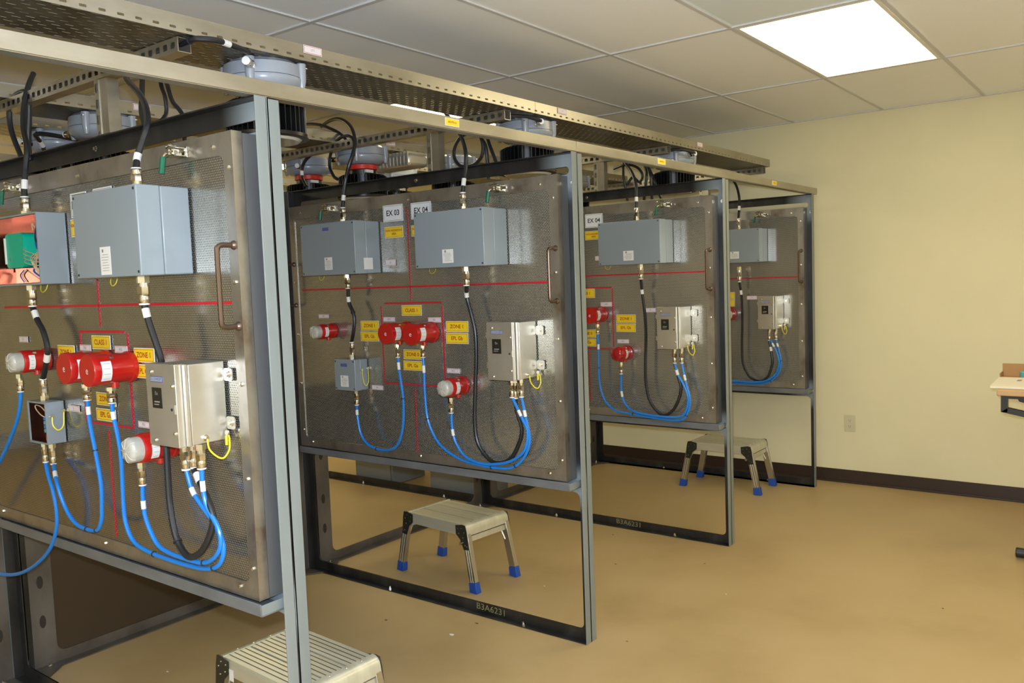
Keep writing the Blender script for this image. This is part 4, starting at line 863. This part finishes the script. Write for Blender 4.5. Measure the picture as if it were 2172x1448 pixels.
luminaire(-.44, 4.66, ZT, 'finned grey luminaire above the third panel, under the tray end', red=False, gl=(1, -.3))
luminaire(-1.56, 1.715, ZT, 'red-ringed luminaire behind the slotted upright over the opened enclosures', gl=(-1, -.5))
luminaire(-2.02, 1.745, ZT, 'red-ringed luminaire at far left behind the hanging cables', gl=(.2, -1))
luminaire(-1.47, 3.065, ZT, 'red-ringed luminaire right of the coiled loop over the EX 03 panel', gl=(-1, -.7))
luminaire(-1.975, 3.12, ZT, 'red-ringed luminaire between the grey post and the coiled loop', gl=(.6, -1))
luminaire(-1.40, 3.72, ZT, 'luminaire behind the upright post over the EX 03 panel')
luminaire(-1.99, 3.84, ZT, 'luminaire with orange-red ring low behind the EX 03 top beam')
luminaire(-1.50, 5.15, ZT, 'luminaire just right of the EX 03 panel post, mostly hidden')
# supply cable along the first tray
cable(0, [onZ(*q, 2.2875) for q in [(362, 122), (372, 104), (396, 89), (405, 85), (419, 82), (457, 85), (483, 93), (509, 103), (527, 111)]], .0085, 'black', 'black cable feeding the luminaire beside the LT1 tag', 'black luminaire supply cables', bands=(.7,), ties=(.35,), raw=True)
cable(0, [(-.43, 2.90, 2.282), (-.38, 2.93, 2.286), (-.33, 2.99, 2.284), (-.298, 3.062, 2.268)], .008, 'black', 'black cable feeding the luminaire over the EX 04 enclosure', 'black luminaire supply cables', raw=True)
cable(0, [(-.43, 4.43, 2.282), (-.37, 4.47, 2.286), (-.31, 4.54, 2.284), (-.271, 4.607, 2.268)], .008, 'black', 'black cable feeding the luminaire at the tray end', 'black luminaire supply cables', raw=True)
cable(0, [(-1.9, 1.9, 2.24), (-1.75, 1.55, 2.235), (-1.84, 1.60, 2.20), (-1.86, 1.62, 2.10)], .0085, 'black', 'labelled black cable curving in front of the far-left luminaire', 'black luminaire supply cables', bands=(.6,), raw=True)
cable(0, [onY(px, py, 2.93) for px, py in [(690, 318), (670, 322), (652, 335), (642, 352), (641, 375), (650, 395)]], .0085, 'black', 'labelled black cable curving in front of the luminaire beside the grey post', 'black luminaire supply cables', bands=(.7,), raw=True)
# conduit box with ribbed cover behind the EX 03 beam
q = onZ(845, 356, 2.215); t = thing('ribbed_luminaire', (q.x, q.y, 2.29), 'silver ribbed linear luminaire behind the EX 03 top beam', 'luminaire')
b = MB().box((q.x-.16, q.y-.08, 2.205), (q.x+.16, q.y+.08, 2.28), 'stain'); b.build('housing', t, bevel=.02)
b = MB()
for k in range(12): b.box((q.x-.155+k*.027, q.y-.083, 2.21), (q.x-.145+k*.027, q.y+.083, 2.284), 'stain')
b.build('ribs', t); b = MB().box((q.x-.02, q.y-.02, 2.28), (q.x+.02, q.y+.02, 2.296), 'stain'); b.build('hanger', t)

# ------------------------------------------------------------------ step stools
def stool(cx, cy, rz, label, flip=False):
    """folding aluminium work platform, long side along x, short side y"""
    t = thing('step_stool', (cx, cy, 0), label, 'step stool', 'folding aluminium step stools'); t.rotation_euler = (0, 0, rz)
    _off[t.name] = Vector((0, 0, 0)); Wd, Dp, Ht = .455, .31, .335; hx, hy = Wd/2, Dp/2
    b = MB(); n = 3; g = .008; sw = (Dp-.008)/n
    for k in range(n):
        y0_ = -hy+.004+k*sw; b.box((-hx+.02, y0_+(g/2 if k else 0), Ht-.012), (hx-.02, y0_+sw-(g/2 if k < n-1 else 0), Ht), 'alu')
        for q in range(4 if flip else 2): b.box((-hx+.02, y0_+sw*((.2+.2*q) if flip else (.33+.33*q))-.0015, Ht), (hx-.02, y0_+sw*((.2+.2*q) if flip else (.33+.33*q))+.0015, Ht+.0012), 'alud' if flip else 'alu')
    b.build('platform', t, bevel=.001); MB().box((-hx+.022, -hy+.008, Ht-.018), (hx-.022, hy-.008, Ht-.0135), 'alud').build('underplate', t)
    for s in (-1, 1):   # rounded end profiles running along y
        pr = [(s*(hx-.026), Ht+.004), (s*(hx-.010), Ht+.003), (s*(hx+.002), Ht-.003), (s*(hx+.010), Ht-.014), (s*(hx+.014), Ht-.028), (s*(hx+.017), Ht-.052), (s*(hx+.011), Ht-.053), (s*(hx+.008), Ht-.030), (s*(hx+.002), Ht-.016), (s*(hx-.008), Ht-.006), (s*(hx-.026), Ht-.003)]
        b = MB().plate(pr, [], -hy, hy, 'xz', 'alu')
        for k in (-.3, -.1, .12, .32): b.lathe([(.004, 0), (.003, .0015)], (s*(hx-.016), k*Dp, Ht+.003), (0, 0, 1), 'zinc', 8)
        b.build('end_profile', t)
    for s in (-1, 1): MB().box((-hx+.03, s*hy, Ht-.055), (hx-.03, s*(hy-.004), Ht-.008), 'alu').build('side_rail', t)
    for sx in (-1, 1):
        for sy in (-1, 1):
            # hinge bracket
            pr = [(sx*(hx+.016), Ht-.028), (sx*(hx+.008), Ht+.001), (sx*(hx-.012), Ht+.004), (sx*(hx-.062), Ht-.006), (sx*(hx-.060), Ht-.05), (sx*(hx-.030), Ht-.075), (sx*(hx-.006), Ht-.125), (sx*(hx+.028), Ht-.12), (sx*(hx+.02), Ht-.06)]
            b = MB().plate(pr, [], sy*(hy+.0005), sy*(hy+.004), 'xz', 'hinge')
            for qx, qz in ((-.045, -.02), (-.018, -.015), (.0, -.035), (-.04, -.045), (-.008, -.062), (.005, -.10), (.018, -.105)): b.lathe([(.0035, 0), (.003, .0018)], (sx*(hx+qx), sy*(hy+.004), Ht+qz), (0, sy, 0), 'zinc', 8)
            if sx > 0: b.lathe([(.009, 0), (.009, .008)], (sx*(hx-.022), sy*(hy+.004), Ht-.092), (0, sy, 0), 'zinc', 12)
            b.build('hinge_bracket', t)
            # leg: channel from bracket to foot, splayed outward
            top = Vector((sx*(hx-.002), sy*(hy-.014), Ht-.045)); bot = Vector((sx*(hx+.048), sy*(hy-.006), .052))
            a = (bot-top).normalized(); wv = Vector((1, 0, .16*sx)).normalized()*.021; dv = Vector((0, .013, 0))
            b = MB(); vs = [top+wv*i_+dv*j_ for i_, j_ in ((-1, -1), (1, -1), (1, 1), (-1, 1))]+[bot+wv*i_+dv*j_ for i_, j_ in ((-1, -1), (1, -1), (1, 1), (-1, 1))]
            b.add(vs, [(0, 1, 2, 3), (7, 6, 5, 4), (0, 4, 5, 1), (1, 5, 6, 2), (2, 6, 7, 3), (3, 7, 4, 0)], 'aluleg')
            for k in (-.35, .35):
                p1 = top+wv*k+dv*sy*1.02; p2 = bot+wv*k+dv*sy*1.02; b.tube([p1, p2], .0022, 'alu', 6, smooth=False)
            lg = b.build('leg', t, bevel=.001)
            ft = bot+a*.0; b = MB(); e = 1.18
            vs = [ft+wv*i_*e+dv*j_*e for i_, j_ in ((-1, -1), (1, -1), (1, 1), (-1, 1))]+[Vector((ft.x+sx*.008, ft.y, .0005))+wv*i_*e*1.05*Vector((1, 0, 0)).x+dv*j_*e*1.15 for i_, j_ in ((-1, -1), (1, -1), (1, 1), (-1, 1))]
            for q in vs[4:]: q.z = .0005
            b.add(vs, [(0, 1, 2, 3), (7, 6, 5, 4), (0, 4, 5, 1), (1, 5, 6, 2), (2, 6, 7, 3), (3, 7, 4, 0)], 'foot'); b.build('rubber_foot', lg, bevel=.003)
        # cross tie and braces between the legs of one end
    for sx in (-1, 1):
        MB().box((sx*(hx+.006)-.005, -hy+.014, Ht-.088), (sx*(hx+.006)+.005, hy-.014, Ht-.060), 'alu').build('cross_bar', t)
        for sy in (-1, 1): MB().tube([(sx*(hx-.055), sy*(hy-.03), Ht-.018), (sx*(hx-.03), sy*(hy-.028), Ht-.06), (sx*(hx+.010), sy*(hy-.024), Ht-.14)], .0045, 'alu', 6).build('brace', t)
    if flip:
        b = MB().box((-hx+.06, -hy-.0015, Ht-.07), (-hx+.085, -hy-.0005, Ht-.03), 'white'); b.build('price_label', t)
    return t
stool(-1.064, 3.232, math.radians(-5.2), 'aluminium step stool with blue feet standing free in the bay behind the EX 03 panel')
stool(-.555, 5.665, math.radians(.5), 'aluminium step stool in front of the cream wall, under the last panel')
stool(-.372, 1.628, math.radians(-3), 'aluminium step stool behind the double grey post at the bottom edge', flip=True)

# ------------------------------------------------------------------ desk corner at the right edge
ZD = .915; yb0, yb1 = 4.80, 5.38
t = thing('desk', (1.75, 5.1, 0), 'desk with a wooden top and black T-leg frame at the right edge', 'desk')
MB().box((1.275, yb0-.03, ZD-.032), (2.45, yb1, ZD-.002), 'wood').build('desk_top', t, bevel=.004)
b = MB().box((1.285, 4.84, ZD-.055), (2.4, 4.88, ZD-.033), 'desk'); b.box((1.285, 4.84, ZD-.125), (1.315, 4.88, ZD-.055), 'desk')
b.plate([(1.285, ZD-.125), (1.315, ZD-.104), (1.44, ZD-.128), (1.6, ZD-.13), (1.6, ZD-.158), (1.42, ZD-.152)], [], 4.84, 4.88, 'xz', 'desk')
b.plate([(1.35, ZD-.056), (1.6, ZD-.056), (1.6, ZD-.10), (1.40, ZD-.098), (1.385, ZD-.082), (1.36, ZD-.075)], [], 4.90, 4.94, 'xz', 'desk'); b.build('bracket', t)
b = MB().box((1.418, 4.84, ZD-.24), (1.50, 4.92, ZD-.152), 'desk'); b.box((1.44, 4.86, .05), (1.50, 4.92, ZD-.2), 'desk'); b.build('column', t)
b = MB().cyl((1.345, 4.95, .03), (1.9, 4.95, .03), .026, 'desk', 16); b.box((1.44, 4.86, .006), (1.50, 5.3, .052), 'desk'); b.build('foot', t, bevel=.004)
t = thing('paper_pad', (1.75, 5.05, ZD), 'thick pad of cream printed paper overhanging the left end of the desk', 'paper')
b = MB(); a, c = onZ(2100, 818, ZD+.01), onZ(2120, 798.5, ZD+.01)
b.add([(a.x, a.y, ZD-.001), (2.1, a.y-.02, ZD-.001), (2.1, c.y, ZD-.001), (c.x, c.y, ZD-.001), (a.x, a.y, ZD+.010), (2.1, a.y-.02, ZD+.010), (2.1, c.y, ZD+.010), (c.x, c.y, ZD+.010)], [(0, 3, 2, 1), (4, 5, 6, 7), (0, 1, 5, 4), (1, 2, 6, 5), (2, 3, 7, 6), (3, 0, 4, 7)], 'paper')
for k in range(5): b.box((1.33+k*.05, 5.06-.02*(k % 2), ZD+.0101), (1.35+k*.055, 5.13, ZD+.0105), 'fadeink')
b.build('sheets', t)
q = onY(2125, 797, 5.34); q2 = onY(2125, 770, 5.34)
t = thing('cardboard_box', (q.x+.25, 5.34, ZD), 'open brown cardboard box behind the paper pad on the desk', 'box')
b = MB(); zb = ZD+.0005; zt = q2.z; bx0 = q.x+.004
b.box((bx0, 5.335, zb), (bx0+.5, 5.339, zt), 'cardboard'); b.box((bx0, 5.20 + .02, zb), (bx0+.004, 5.335, zb+.03), 'cardboard'); b.box((bx0+.004, 5.22, zb), (bx0+.5, 5.224, zb+.012), 'cardboard'); b.box((bx0+.004, 5.224, zb), (bx0+.5, 5.335, zb+.003), 'cardboard'); b.build('carton', t)
for k in range(2):
    o = MB().lathe([(.018, 0), (.02, .004), (.02, .03), (.016, .034)], (bx0+.11+.055*k, 5.28, zb+.0035), (0, 0, 1), 'teal', 16).build('cap', loc=(bx0+.11+.055*k, 5.28, zb+.0035))
    tag(o, ['left teal cap inside the cardboard box on the desk', 'right teal cap inside the cardboard box on the desk'][k], 'cap', 'teal caps in the cardboard box')

# ------------------------------------------------------------------ other things seen under the panels and on the floor
for k, (xa, xb) in enumerate(((-3.2, -2.78), (-2.385, -1.93))):
    t = thing('floor_cabinet', ((xa+xb)/2, YF[2]+.25, 0), ['grey cabinet seen under the EX 03 panel, left of two', 'grey cabinet seen under the EX 03 panel, right of two'][k], 'cabinet', 'grey cabinets of the opposite row')
    MB().box((xa, YF[2]+.09, .004), (xb, YF[2]+.45, .62), 'greycab').build('body', t, bevel=.003)
    MB().box((xa+.02, YF[2]+.083, .03), (xb-.02, YF[2]+.089, .60), 'greycab').build('door', t, bevel=.002)
for k, (px, py, s_) in enumerate([(1012, 1322, .007), (958, 1346, .008), (818, 1315, .006), (1300, 1134, .005), (1155, 1243, .004), (1306, 1196, .004), (1330, 1360, .004), (355, 1424, .006), (1495, 1195, .004), (2000, 1290, .004), (1540, 1260, .004)]):
    q = onZ(px, py, 0); b = MB(); nn = 6; rr = [s_*random.uniform(.6, 1.3) for _ in range(nn)]
    b.plate([(q.x+rr[j]*math.cos(j*PI/3)*1.5, q.y+rr[j]*math.sin(j*PI/3)) for j in range(nn)], [], .0004, .0014, 'xy', 'debris' if k % 3 != 1 else 'white')
    o = b.build('floor_chip', loc=(q.x, q.y, .0004))
    tag(o, 'tiny %s chip of debris lying on the tan floor' % ('dark' if k % 3 != 1 else 'white'), 'debris', 'chips of debris on the floor, '+('dark' if k % 3 != 1 else 'white'))
